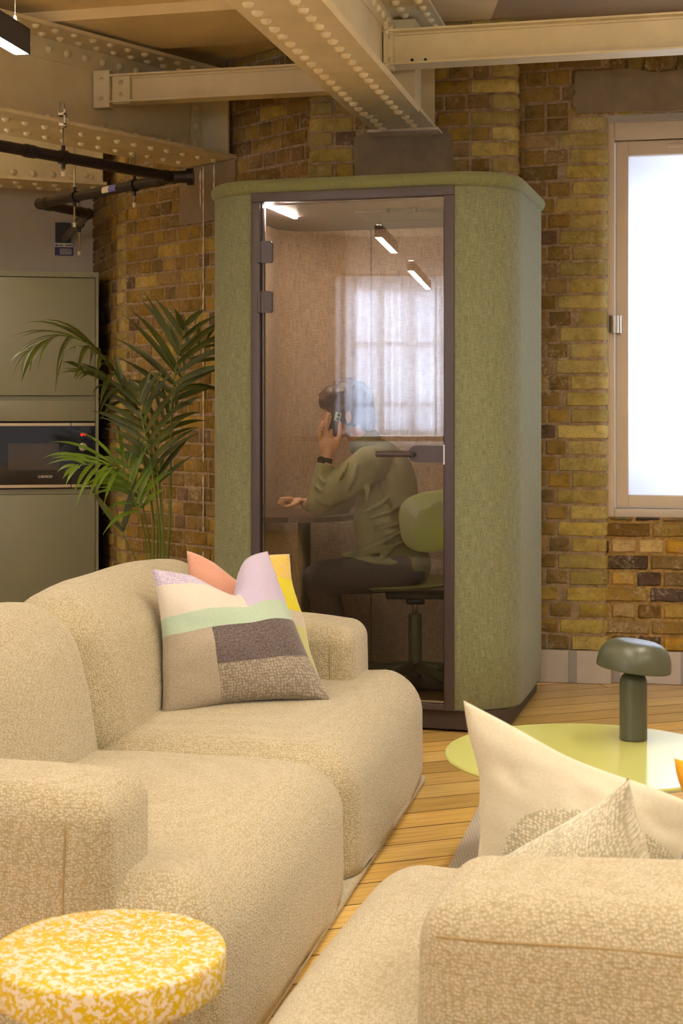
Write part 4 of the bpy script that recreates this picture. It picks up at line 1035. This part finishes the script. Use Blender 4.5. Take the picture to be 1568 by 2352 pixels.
for r_ in range(4):
    x = q.x-0.026
    while x < q.x+0.045: w_ = rd.uniform(0.004, 0.012); mb.box((x, -0.0085, 2.326+r_*0.010), (x+w_, -0.0075, 2.332+r_*0.010)); x += w_+0.002
build('print_lines', mb, M['white'], lb, smooth=False)
mb = MB(); mb.fr = fk2
mb.prism([(q.x-0.052, -0.0085), (q.x-0.042, -0.0085), (q.x-0.042, -0.006), (q.x-0.052, -0.006)], 2.378, 2.390)
for r_ in range(2): mb.box((q.x-0.036, -0.0085, 2.379+r_*0.006), (q.x-0.006, -0.006, 2.382+r_*0.006)); mb.box((q.x+0.012, -0.0085, 2.379+r_*0.006), (q.x+0.052, -0.006, 2.382+r_*0.006))
build('header_print', mb, M['blue'], lb, smooth=False)
# sticker on the pipe
c = p1+(p2-p1)*0.44
mb = MB(); side = V((-d2.y, d2.x, 0)); side = side if side.y < 0 else -side
def wrap(a0, a1, mat, nm):
    mb = MB(); vs = []
    for i in range(2):
        for k in range(7):
            an = math.radians(-35+80*k/6); vs.append(c+d2*(a0+(a1-a0)*i)+(side*math.cos(an)+V((0, 0, 1))*math.sin(an))*0.0275)
    mb.add(vs, [(k, k+1, 8+k, 7+k) for k in range(6)]); build(nm, mb, mat, wp)
wrap(-0.06, 0.0, M['lblue'], 'pipe_sticker_blue'); wrap(0.0, 0.055, M['white'], 'pipe_sticker_white')
def rod(px, ytop, ybot, Y, label, clamp=None, top='nut'):
    a = at(px, ytop, Y); b = at(px, ybot, Y); a.x = b.x
    t = thing('hanger_rod', label, 'rod', b, 'threaded rods holding the waste pipe')
    mb = MB(); mb.tube([b, a], 0.0048, 10); build('threaded_rod', mb, M['steel'], t)
    mb = MB(); mb.tube([b-V((0, 0, 0.004)), b+V((0, 0, 0.012)), b+V((0, 0, 0.02))], [0.009, 0.009, 0.011], 12); build('end_cap', mb, M['white'], t, angle=40)
    if clamp:
        p, d = clamp; mb = MB(); mb.tube([p-d*0.016, p+d*0.016], 0.034, 18); mb.tube([V((b.x, b.y, p.z-0.055)), V((b.x, b.y, p.z+0.055))], 0.010, 8); build('pipe_clip', mb, M['pipe'], t, angle=50)
    mb = MB(); mb.tube([a-V((0, 0, 0.014)), a], 0.011, 6)
    if top == 'clamp': mb.box((a.x-0.016, a.y-0.02, a.z-0.005), (a.x+0.014, a.y+0.03, a.z+0.008)); mb.box((a.x+0.006, a.y-0.02, a.z), (a.x+0.014, a.y-0.012, a.z+0.075)); mb.box((a.x-0.02, a.y-0.02, a.z+0.045), (a.x+0.014, a.y+0.03, a.z+0.056)); mb.tube([(a.x-0.018, a.y-0.012, a.z+0.05), (a.x-0.018, a.y-0.012, a.z+0.10)], 0.006, 6); mb.tube([(a.x-0.018, a.y-0.012, a.z+0.095), (a.x-0.018, a.y-0.012, a.z+0.104)], 0.010, 6); mb.tube([(a.x+0.004, a.y-0.012, a.z+0.07), (a.x+0.004, a.y-0.012, a.z+0.10)], 0.008, 6)
    build('beam_clamp', mb, M['steel'], t, angle=40)
def onp(px, a, b):     # point of the pipe run a-b seen at the column px
    k = (px-CX)/F; d = b-a; s_ = (k*a.y-a.x)/(d.x-k*d.y); return a+d*s_
q1 = onp(145, p0, p1); rod(145, 288, 404, q1.y-0.0, 'threaded hanger rod with a beam clamp, first from the left', (q1, d1), 'clamp')
q2 = onp(308, p1, p2); rod(308, 355, 475, q2.y, 'threaded hanger rod nearest to the brick wall', (q2, d2))
q3 = onp(172, p1, p2); rod(171, 327, 520, q3.y, 'longest threaded hanger rod, through the middle of the lower pipe run', (q3, d2))
q4 = onp(182, p3, p4); rod(182, 455, 585, q4.y, 'short threaded hanger rod holding the grey pipe end', (q4, d4))

# ------------------------------------------------------------------ palm
def catmull(P, n=10):
    out = []; P = [P[0]*2-P[1]]+P+[P[-1]*2-P[-2]]
    for i in range(1, len(P)-2):
        a, b, c, d = P[i-1:i+3]
        for k in range(n):
            t = k/n; out.append(0.5*((2*b)+(c-a)*t+(2*a-5*b+4*c-d)*t*t+(-a+3*b-3*c+d)*t**3))
    out.append(P[-2]); return out
pl = thing('potted_palm', 'tall kentia palm in a pot between the left sofa and the brick wall', 'plant', (-0.90, 7.05, 0))
mb = MB(); mb.lathe([(0, 0), (0.14, 0), (0.19, 0.36), (0.195, 0.38), (0.175, 0.38), (0.17, 0.33), (0, 0.33)], 32, (-0.90, 7.05, 0)); build('pot', mb, M['pot'], pl, angle=40)
mb = MB(); mb.lathe([(0.0, 0.345), (0.10, 0.342), (0.168, 0.332)], 24, (-0.90, 7.05, 0)); build('soil', mb, M['soil'], pl)
def leaflet(mb, o, d, nrm, L, wd, droop, seg_=7, curl=0.0):
    d = V(d).normalized(); pts = []; p = V(o); s = d.cross(nrm).normalized(); vs = []
    for i in range(seg_+1):
        t = i/seg_; wv = wd*(math.sin(math.pi*min(1, t*0.93+0.07))**0.7)*(1-t**4)
        if i == seg_: wv = 0.0006
        n_ = s.cross(d).normalized()
        vs += [p-s*wv+n_*wv*0.35, p.copy(), p+s*wv+n_*wv*0.35]
        d = (d+V((0, 0, -1))*droop*(0.4+t)/seg_).normalized(); s = (s-d*s.dot(d)).normalized(); p = p+d*(L/seg_)
    fs = []
    for i in range(seg_): k = i*3; fs += [(k, k+1, k+4, k+3), (k+1, k+2, k+5, k+4)]
    mb.add(vs, fs)
def frond(pts, start, npair, L, wd, droop, seed, mat='leaf', stemr=0.006, spread=55, nr=(0.2, -1, 0.4), asym=(1, 1), endL=0.55):
    rd = random.Random(seed); P = catmull([V(p) for p in pts], 10); n = len(P); ln = [0]
    for i in range(1, n): ln.append(ln[-1]+(P[i]-P[i-1]).length)
    T = ln[-1]
    def at_(t):
        t *= T; i = 1
        while i < n-1 and ln[i] < t: i += 1
        k = (t-ln[i-1])/max(1e-6, ln[i]-ln[i-1]); return P[i-1].lerp(P[i], k), (P[i]-P[i-1]).normalized()
    mb = MB(); mb.tube(P, [stemr*(1-0.75*i/n) for i in range(n)], 7)
    fo = build('frond', mb, M['stem'], pl)
    mb = MB(); N0 = V(nr).normalized()
    for i in range(npair):
        t = start+(1-start)*(i+0.3)/npair
        for sd in (1, -1):
            if asym[0 if sd > 0 else 1] == 0: continue
            o, d = at_(min(1, t+rd.uniform(0, 0.02))); s = d.cross(N0).normalized()*sd
            a = math.radians(spread*(1-0.45*(t-start)/(1-start))+rd.uniform(-6, 6))
            dd = d*math.cos(a)+s*math.sin(a)+N0*rd.uniform(-0.25, 0.30)
            k = (t-start)/(1-start); l = L*(0.62+0.55*math.sin(math.pi*min(1, k*0.9+0.15)))*rd.uniform(0.88, 1.08)*(1 if k < 0.8 else 1-(k-.8)*(1-endL)/.2)*asym[0 if sd > 0 else 1]
            leaflet(mb, o, dd, (N0+V((rd.uniform(-.4, .4), 0, rd.uniform(-.3, .3)))).normalized(), l, wd*rd.uniform(.85, 1.1), droop*rd.uniform(.7, 1.3))
    build('leaflets', mb, M[mat], fo)
B = V((-0.90, 7.05, 0.34))
def PX(l, Y): return [at(x, y, Y+dy) for x, y, dy in l]
# long arching frond to the left
frond([B+V((-.02, 0, 0))]+PX([(352, 1200, 0), (318, 1010, -.02), (285, 905, -.08), (245, 832, -.15), (190, 782, -.25), (130, 772, -.35), (62, 808, -.42)], 7.05), 0.60, 14, 0.36, 0.0135, 1.35, 1, 'leaf', 0.006, 58, (0.1, -0.35, 1.0), (0.9, 1.0))
# tall right frond
frond([B+V((.05, .02, 0))]+PX([(390, 1200, .05), (393, 960, .1), (402, 860, .1), (414, 800, .08), (424, 745, .05)], 7.05), 0.70, 9, 0.30, 0.0155, 0.55, 2, 'leaf', 0.0065, 52, (0.15, -1, 0.2))
frond([B+V((.06, .05, 0))]+PX([(388, 1200, .15), (395, 950, .2), (415, 870, .3), (455, 800, .35), (500, 765, .4)], 7.05), 0.70, 8, 0.27, 0.013, 1.1, 12, 'leaf', 0.005, 50, (0.0, -1, 0.6))
# middle fronds
frond([B+V((0, -.03, 0))]+PX([(368, 1250, -.1), (345, 1060, -.15), (326, 960, -.15), (318, 890, -.1)], 7.05), 0.66, 9, 0.23, 0.0145, 0.5, 3, 'leaf', 0.006, 48, (-.15, -1, 0.15))
frond([B+V((0.01, .06, 0))]+PX([(360, 1150, .1), (340, 1000, .15), (300, 930, .1), (250, 880, .0), (190, 850, -.1)], 7.05), 0.62, 11, 0.24, 0.013, 0.9, 4, 'leaf', 0.005, 45, (-.2, -0.6, 1))
frond([B+V((0.03, .0, 0))]+PX([(374, 1280, 0), (366, 1120, .05), (360, 1040, .05), (386, 960, .1), (408, 925, .1)], 7.05), 0.58, 9, 0.22, 0.0125, 0.5, 5, 'leaf', 0.0055, 48, (.1, -1, .1))
# lower left bright frond
frond([B+V((-.03, -.05, 0))]+PX([(335, 1250, -.1), (306, 1140, -.18), (285, 1085, -.22), (255, 1068, -.28), (205, 1066, -.34), (165, 1072, -.38)], 7.05), 0.50, 13, 0.27, 0.0115, 1.05, 6, 'leaf2', 0.005, 56, (0.25, -0.7, 0.9), (1.0, 1.0))
frond([B+V((-.02, -.02, 0))]+PX([(345, 1270, -.05), (325, 1150, -.1), (300, 1080, -.12), (292, 1040, -.12)], 7.05), 0.64, 6, 0.19, 0.015, 0.9, 7, 'leaf2', 0.005, 55, (-.1, -1, .4))
# small low leaf pair
frond([B+V((-.06, -.04, 0))]+PX([(318, 1306, -.12), (288, 1240, -.15), (276, 1200, -.16)], 7.05), 0.86, 1, 0.24, 0.018, -0.1, 8, 'leaf', 0.004, 26, (0, -1, 0.1))
frond([B+V((0.05, .05, 0))]+PX([(378, 1280, .05), (372, 1150, .1), (366, 1080, .12)], 7.05), 0.9, 2, 0.12, 0.008, 0.3, 9, 'leaf2', 0.004, 30)

# ------------------------------------------------------------------ office chair in the booth
ch = thing('office_chair', 'olive green swivel chair inside the booth, under the seated person', 'chair', (0.322, 6.47, 0.105))
cx, cy = 0.322, 6.47
mb = MB(); mb.lathe([(0.0, 0.165), (0.032, 0.165), (0.036, 0.18), (0.030, 0.22), (0.0295, 0.42), (0.027, 0.425), (0, 0.425)], 24, (cx, cy, 0)); build('column', mb, M['chairdark'], ch, angle=40)
mb = MB(); mb.tube([(cx, cy, 0.42), (cx, cy, 0.50)], 0.013, 16); build('gas_lift', mb, M['steel'], ch)
for k in range(5):
    an = math.radians(-58+72*k); d = V((math.cos(an), math.sin(an), 0)); b_ = V((cx, cy, 0)); mb = MB()
    mb.tube([b_+d*0.02+V((0, 0, .195)), b_+d*0.16+V((0, 0, .18)), b_+d*0.275+V((0, 0, .155))], [0.026, 0.022, 0.015], 10); lg_ = build('base_leg', mb, M['chairdark'], ch)
    s_ = V((-d.y, d.x, 0)); mb = MB(); e = b_+d*0.265+V((0, 0, .131))
    for q in (-1, 1): mb.tube([e+s_*q*0.008, e+s_*q*0.022], 0.025, 16)
    build('caster', mb, M['blackp'], lg_, angle=40)
mb = MB(); mb.bbox((cx-0.13, cy-0.06, 0.495), (cx+0.13, cy+0.06, 0.525), 0.012); mb.bbox((cx-0.04, cy-0.04, 0.47), (cx+0.04, cy+0.04, 0.5), 0.01); build('tilt_mechanism', mb, M['blackp'], ch)
# shells: thick curved plates
def shellplate(mb, fr_, w_, h_, bend, th=0.012, n=18, ex=3.2, dish=0.0):
    mb.fr = fr_; vs = []; N_ = 24
    def pt(r, a):
        x = math.copysign(abs(math.cos(a))**(2/ex), math.cos(a))*w_/2*r; y = math.copysign(abs(math.sin(a))**(2/ex), math.sin(a))*h_/2*r
        return x, y
    for sd in (0, 1):
        for i in range(n+1):
            r = i/n
            for k in range(N_*2):
                x, y = pt(r, math.pi*k/N_); z = bend*(x/(w_/2))**2+dish*(y/(h_/2))**2; e = math.sqrt(max(0, 1-r**6)); vs.append((x, y, z+(th/2*e if sd else -th/2*e)))
    m = N_*2; fs = []
    for sd in (0, 1):
        o = sd*(n+1)*m
        for i in range(n):
            for k in range(m):
                q = (o+i*m+k, o+i*m+(k+1) % m, o+(i+1)*m+(k+1) % m, o+(i+1)*m+k); fs.append(q if sd == 0 else q[::-1])
    mb.add(vs, fs)
mb = MB(); shellplate(mb, Matrix.Translation((cx-0.01, cy, 0.545)) @ Matrix.Rotation(math.radians(-4), 4, 'Y'), 0.44, 0.42, 0.012, 0.022, dish=0.02); build('seat', mb, M['chair'], ch, angle=60)
bc = at(1014, 1196, 6.24)
z_ax = V((-0.55, -0.83, 0.0)).normalized(); x_ax = V((0, 0, 1)).cross(z_ax).normalized(); fr_ = Matrix((( x_ax.x, 0, z_ax.x, bc.x), (x_ax.y, 0, z_ax.y, bc.y), (x_ax.z, 1, z_ax.z, bc.z), (0, 0, 0, 1))) @ Matrix.Rotation(math.radians(8), 4, 'Z')
mb = MB(); shellplate(mb, fr_, 0.36, 0.26, 0.05, 0.013); build('backrest', mb, M['chair'], ch, angle=60)
mb = MB(); mb.tube([(cx+0.10, cy-0.02, 0.515), (cx+0.24, cy-0.06, 0.52), (cx+0.27, cy-0.08, 0.60), (bc.x+0.04, bc.y+0.03, bc.z)], 0.012, 10); build('back_support', mb, M['blackp'], ch)

# ------------------------------------------------------------------ person
pe = None
def P(x, y, d): return at(x, y, d)
def caps(mb, pts, rs):
    pts = [V(p) for p in pts]; mb.tube(pts, rs, 16)
    for p, r in zip(pts, rs): mb.ell(p, (r, r, r), 14, 10)
def organic(name, mb, mat, parent, vox, smooth_it):
    o = build(name, mb, mat, parent)
    r = o.modifiers.new('remesh', 'REMESH'); r.mode = 'VOXEL'; r.voxel_size = vox; r.use_smooth_shade = True
    s_ = o.modifiers.new('smooth', 'SMOOTH'); s_.iterations = smooth_it; s_.factor = 0.5
    return o
mb = MB()
# head turned to the left, tilted down; neck, chest
mb.ell(P(800, 932, 6.48), (0.098, 0.076, 0.104), 20, 14); mb.ell(P(772, 958, 6.48), (0.062, 0.058, 0.085), 18, 12, Matrix.Rotation(math.radians(25), 3, 'Y'))
mb.ell(P(778, 990, 6.48), (0.045, 0.042, 0.030), 14, 10); mb.ell(P(745, 956, 6.48), (0.020, 0.013, 0.014), 12, 8); mb.ell(P(748, 975, 6.48), (0.014, 0.022, 0.008), 10, 8); mb.ell(P(747, 981, 6.48), (0.012, 0.020, 0.007), 10, 8)
mb.ell(P(748, 942, 6.455), (0.012, 0.012, 0.008), 10, 8); mb.ell(P(800, 958, 6.40), (0.014, 0.010, 0.028), 12, 8)
caps(mb, [P(808, 968, 6.48), P(832, 1010, 6.50), P(852, 1045, 6.50)], [0.055, 0.056, 0.075])
caps(mb, [P(862, 1060, 6.50), P(885, 1120, 6.50), P(892, 1200, 6.50), P(915, 1265, 6.50)], [0.10, 0.105, 0.10, 0.09])
# near arm
sh, el, wr = P(848, 1068, 6.34), P(728, 1158, 6.33), P(750, 1052, 6.36)
caps(mb, [sh, sh.lerp(el, 0.5), el], [0.055, 0.046, 0.038]); caps(mb, [el, el.lerp(wr, 0.45), wr], [0.038, 0.036, 0.024])
mb.ell(P(755, 1022, 6.36), (0.045, 0.017, 0.043), 16, 10); caps(mb, [wr, P(754, 1030, 6.36)], [0.024, 0.024])
for f in ([(735, 1008), (734, 988), (741, 970)], [(748, 1004), (750, 978), (754, 952)], [(759, 1008), (760, 997), (761, 988)]):
    pts = [P(x, y, 6.36-0.012*i) for i, (x, y) in enumerate(f)]
    caps(mb, pts, [0.0105, 0.0095, 0.0078])
caps(mb, [P(773, 1022, 6.365), P(780, 998, 6.36), P(781, 972, 6.372)], [0.013, 0.0105, 0.008])
# far arm on the table
sh2, el2, wr2 = P(852, 1062, 6.68), P(775, 1166, 6.72), P(700, 1156, 6.55)
caps(mb, [sh2, el2], [0.052, 0.038]); caps(mb, [el2, wr2], [0.038, 0.023])
mb.ell(P(676, 1152, 6.54), (0.045, 0.038, 0.017), 16, 10, Matrix.Rotation(math.radians(-8), 3, 'Y'))
for i, (dx, dy) in enumerate(((0, 0.03), (-4, 0.012), (-2, -0.008), (4, -0.026))):
    caps(mb, [P(664+dx, 1146, 6.54+dy), P(650+dx, 1146, 6.535+dy), P(643+dx, 1158, 6.53+dy)], [0.0105, 0.0095, 0.008])
caps(mb, [P(682, 1156, 6.50), P(668, 1162, 6.49), P(656, 1164, 6.49)], [0.012, 0.010, 0.008])
# legs
hp_, kn, an_ = P(925, 1318, 6.41), P(727, 1330, 6.36), P(790, 1490, 6.42)
caps(mb, [hp_, kn], [0.055, 0.05]); caps(mb, [kn, an_], [0.052, 0.035]); mb.ell(P(762, 1512, 6.40), (0.11, 0.042, 0.035), 16, 10)
hp2, kn2, an2 = P(925, 1318, 6.61), P(740, 1328, 6.66), P(780, 1470, 6.68)
caps(mb, [hp2, kn2], [0.055, 0.05]); caps(mb, [kn2, an2], [0.052, 0.035]); mb.ell(P(755, 1490, 6.68), (0.11, 0.042, 0.035), 16, 10)
body = organic('person', mb, M['skin'], None, 0.0036, 3)
tag(body, 'person in an olive shirt sitting inside the glass booth, holding a phone at the ear', 'person')
# hair
mb = MB(); mb.ell(P(800, 925, 6.48), (0.112, 0.088, 0.105), 24, 16); mb.ell(P(822, 950, 6.49), (0.080, 0.078, 0.085), 20, 12); mb.ell(P(762, 912, 6.47), (0.052, 0.072, 0.055), 18, 12, Matrix.Rotation(math.radians(30), 3, 'Y'))
mb.ell(P(745, 922, 6.46), (0.028, 0.055, 0.036), 14, 10); mb.ell(P(782, 945, 6.425), (0.045, 0.030, 0.055), 14, 10)
mb.ell(P(835, 968, 6.49), (0.058, 0.062, 0.065), 16, 12); mb.ell(P(806, 958, 6.43), (0.036, 0.03, 0.045), 14, 10)
rd = random.Random(3)
for k in range(60):
    a = rd.uniform(0, 6.28); t = rd.uniform(0.05, 1.2); p = P(800, 925, 6.48)+V((0.110*math.sin(t)*math.cos(a), 0.086*math.sin(t)*math.sin(a), 0.103*math.cos(t)))
    q = p+V((rd.uniform(-.05, .01), rd.uniform(-.012, .012), -rd.uniform(.02, .05))); caps(mb, [p, q], [0.009, 0.006])
organic('hair', mb, M['hair'], body, 0.005, 3)
# shirt
mb = MB()
caps(mb, [P(848, 1038, 6.50), P(868, 1068, 6.50), P(886, 1120, 6.50), P(884, 1195, 6.50), P(892, 1250, 6.50), P(925, 1295, 6.50)], [0.075, 0.115, 0.130, 0.142, 0.145, 0.125])
mb.ell(P(870, 1052, 6.50), (0.085, 0.19, 0.08), 20, 14, Matrix.Rotation(math.radians(-30), 3, 'Y'))
mb.ell(P(905, 1110, 6.50), (0.10, 0.18, 0.17), 20, 14, Matrix.Rotation(math.radians(-12), 3, 'Y'))
caps(mb, [sh, sh.lerp(el, 0.5), el.lerp(sh, 0.12)+V((0, 0, 0.004))], [0.083, 0.072, 0.056]); 
cf = el.lerp(wr, 0.80); caps(mb, [el+V((0.002, 0, 0)), el.lerp(wr, 0.4)], [0.050, 0.047]); mb.tube([el.lerp(wr, 0.3), el.lerp(wr, 0.6), cf], [0.048, 0.042, 0.037], 18)
mb.tube([el.lerp(wr, 0.62), cf+(wr-el)*0.06], [0.041, 0.0405], 18)
caps(mb, [sh2, el2], [0.075, 0.052]); mb.tube([el2, wr2.lerp(el2, 0.12)], [0.052, 0.036], 16)
# collar
mb.tube([P(830, 1000, 6.50), P(842, 1022, 6.50)], [0.064, 0.082], 20)
# hem over the thigh
mb.ell(P(868, 1285, 6.44), (0.16, 0.12, 0.032), 20, 10, Matrix.Rotation(math.radians(7), 3, 'Y')); mb.ell(P(935, 1302, 6.50), (0.085, 0.15, 0.085), 18, 12)
# folds
rd = random.Random(9)
for (x0, y0, x1, y1, d, r) in ((905, 1130, 835, 1175, 6.345, .014), (935, 1150, 850, 1190, 6.352, .012), (930, 1215, 828, 1262, 6.35, .014), (925, 1245, 815, 1275, 6.345, .013), (950, 1185, 860, 1215, 6.36, .012), (800, 1062, 780, 1100, 6.262, .010), (820, 1066, 800, 1125, 6.262, .010), (846, 1090, 842, 1150, 6.30, .012), (890, 1040, 880, 1100, 6.33, .011), (735, 1098, 752, 1112, 6.30, .009), (722, 1115, 750, 1132, 6.29, .010), (722, 1140, 760, 1160, 6.285, .010), (900, 1262, 850, 1292, 6.34, .012)):
    a, b = P(x0, y0, d), P(x1, y1, d); m_ = (a+b)/2+V((0, -0.01, -0.008)); caps(mb, [a, m_, b], [r*.5, r, r*.5])
organic('shirt', mb, M['shirt'], body, 0.006, 2)
# trousers
mb = MB(); caps(mb, [P(915, 1312, 6.42), hp_.lerp(kn, .5)+V((0, 0, .006)), kn+V((0.03, 0, .006)), kn], [0.09, 0.084, 0.078, 0.066]); caps(mb, [kn, kn.lerp(an_, .85)], [0.066, 0.052])
caps(mb, [P(915, 1312, 6.60), kn2], [0.09, 0.068]); caps(mb, [kn2, kn2.lerp(an2, .85)], [0.066, 0.052]); mb.ell(P(928, 1312, 6.5), (0.10, 0.16, 0.075), 18, 12)
organic('trousers', mb, M['jeans'], body, 0.008, 4)
# shoes
for p in (P(760, 1514, 6.40), P(753, 1492, 6.68)):
    mb = MB(); mb.ell(p, (0.125, 0.05, 0.042), 18, 10); organic('shoe', mb, M['blackp'], body, 0.008, 2)
# watch, ring, phone
wt = thing('wristwatch', 'black wristwatch on the raised wrist of the seated person', 'watch', P(745, 1054, 6.36))
fwr = (el-wr).normalized(); wp_ = wr.lerp(el, 0.06)
mb = MB(); mb.tube([wp_-fwr*0.010, wp_+fwr*0.010], 0.0275, 20); build('strap', mb, M['blackp'], wt, angle=40)
mb = MB(); q = V((-0.75, -0.66, 0)).normalized(); mb.tube([wp_+q*0.024, wp_+q*0.033], 0.020, 20); build('watch_case', mb, M['blackp'], wt, angle=40)
mb = MB(); a, b = P(736.5, 993, 6.353), P(736.5, 990, 6.353); mb.tube([a, b], 0.0118, 16); mb.tube([a-V((0, 0, .008)), b-V((0, 0, .008))], 0.0118, 16); tag(build('finger_ring', mb, M['gold'], angle=40), 'pair of thin gold rings on the raised hand', 'ring')
ph = thing('mobile_phone', 'dark blue phone with a pale camera plate held at the ear', 'phone', P(770, 970, 6.385))
fp = Matrix.Translation(P(771, 972, 6.388)) @ Matrix.Rotation(math.radians(14), 4, 'Y')
mb = MB(); mb.fr = fp; mb.bbox((-0.024, -0.005, -0.055), (0.018, 0.005, 0.050), 0.004); build('phone_body', mb, M['navy'], ph)
mb = MB(); mb.fr = fp; mb.bbox((-0.012, -0.0085, 0.010), (0.016, -0.005, 0.048), 0.0015); cpz = build('camera_plate', mb, M['mint'], ph)
for z in (0.020, 0.037): mb = MB(); mb.fr = fp; mb.tube([(0.003, -0.012, z), (0.003, -0.008, z)], 0.0065, 16); build('camera_lens', mb, M['blackp'], cpz, angle=40)
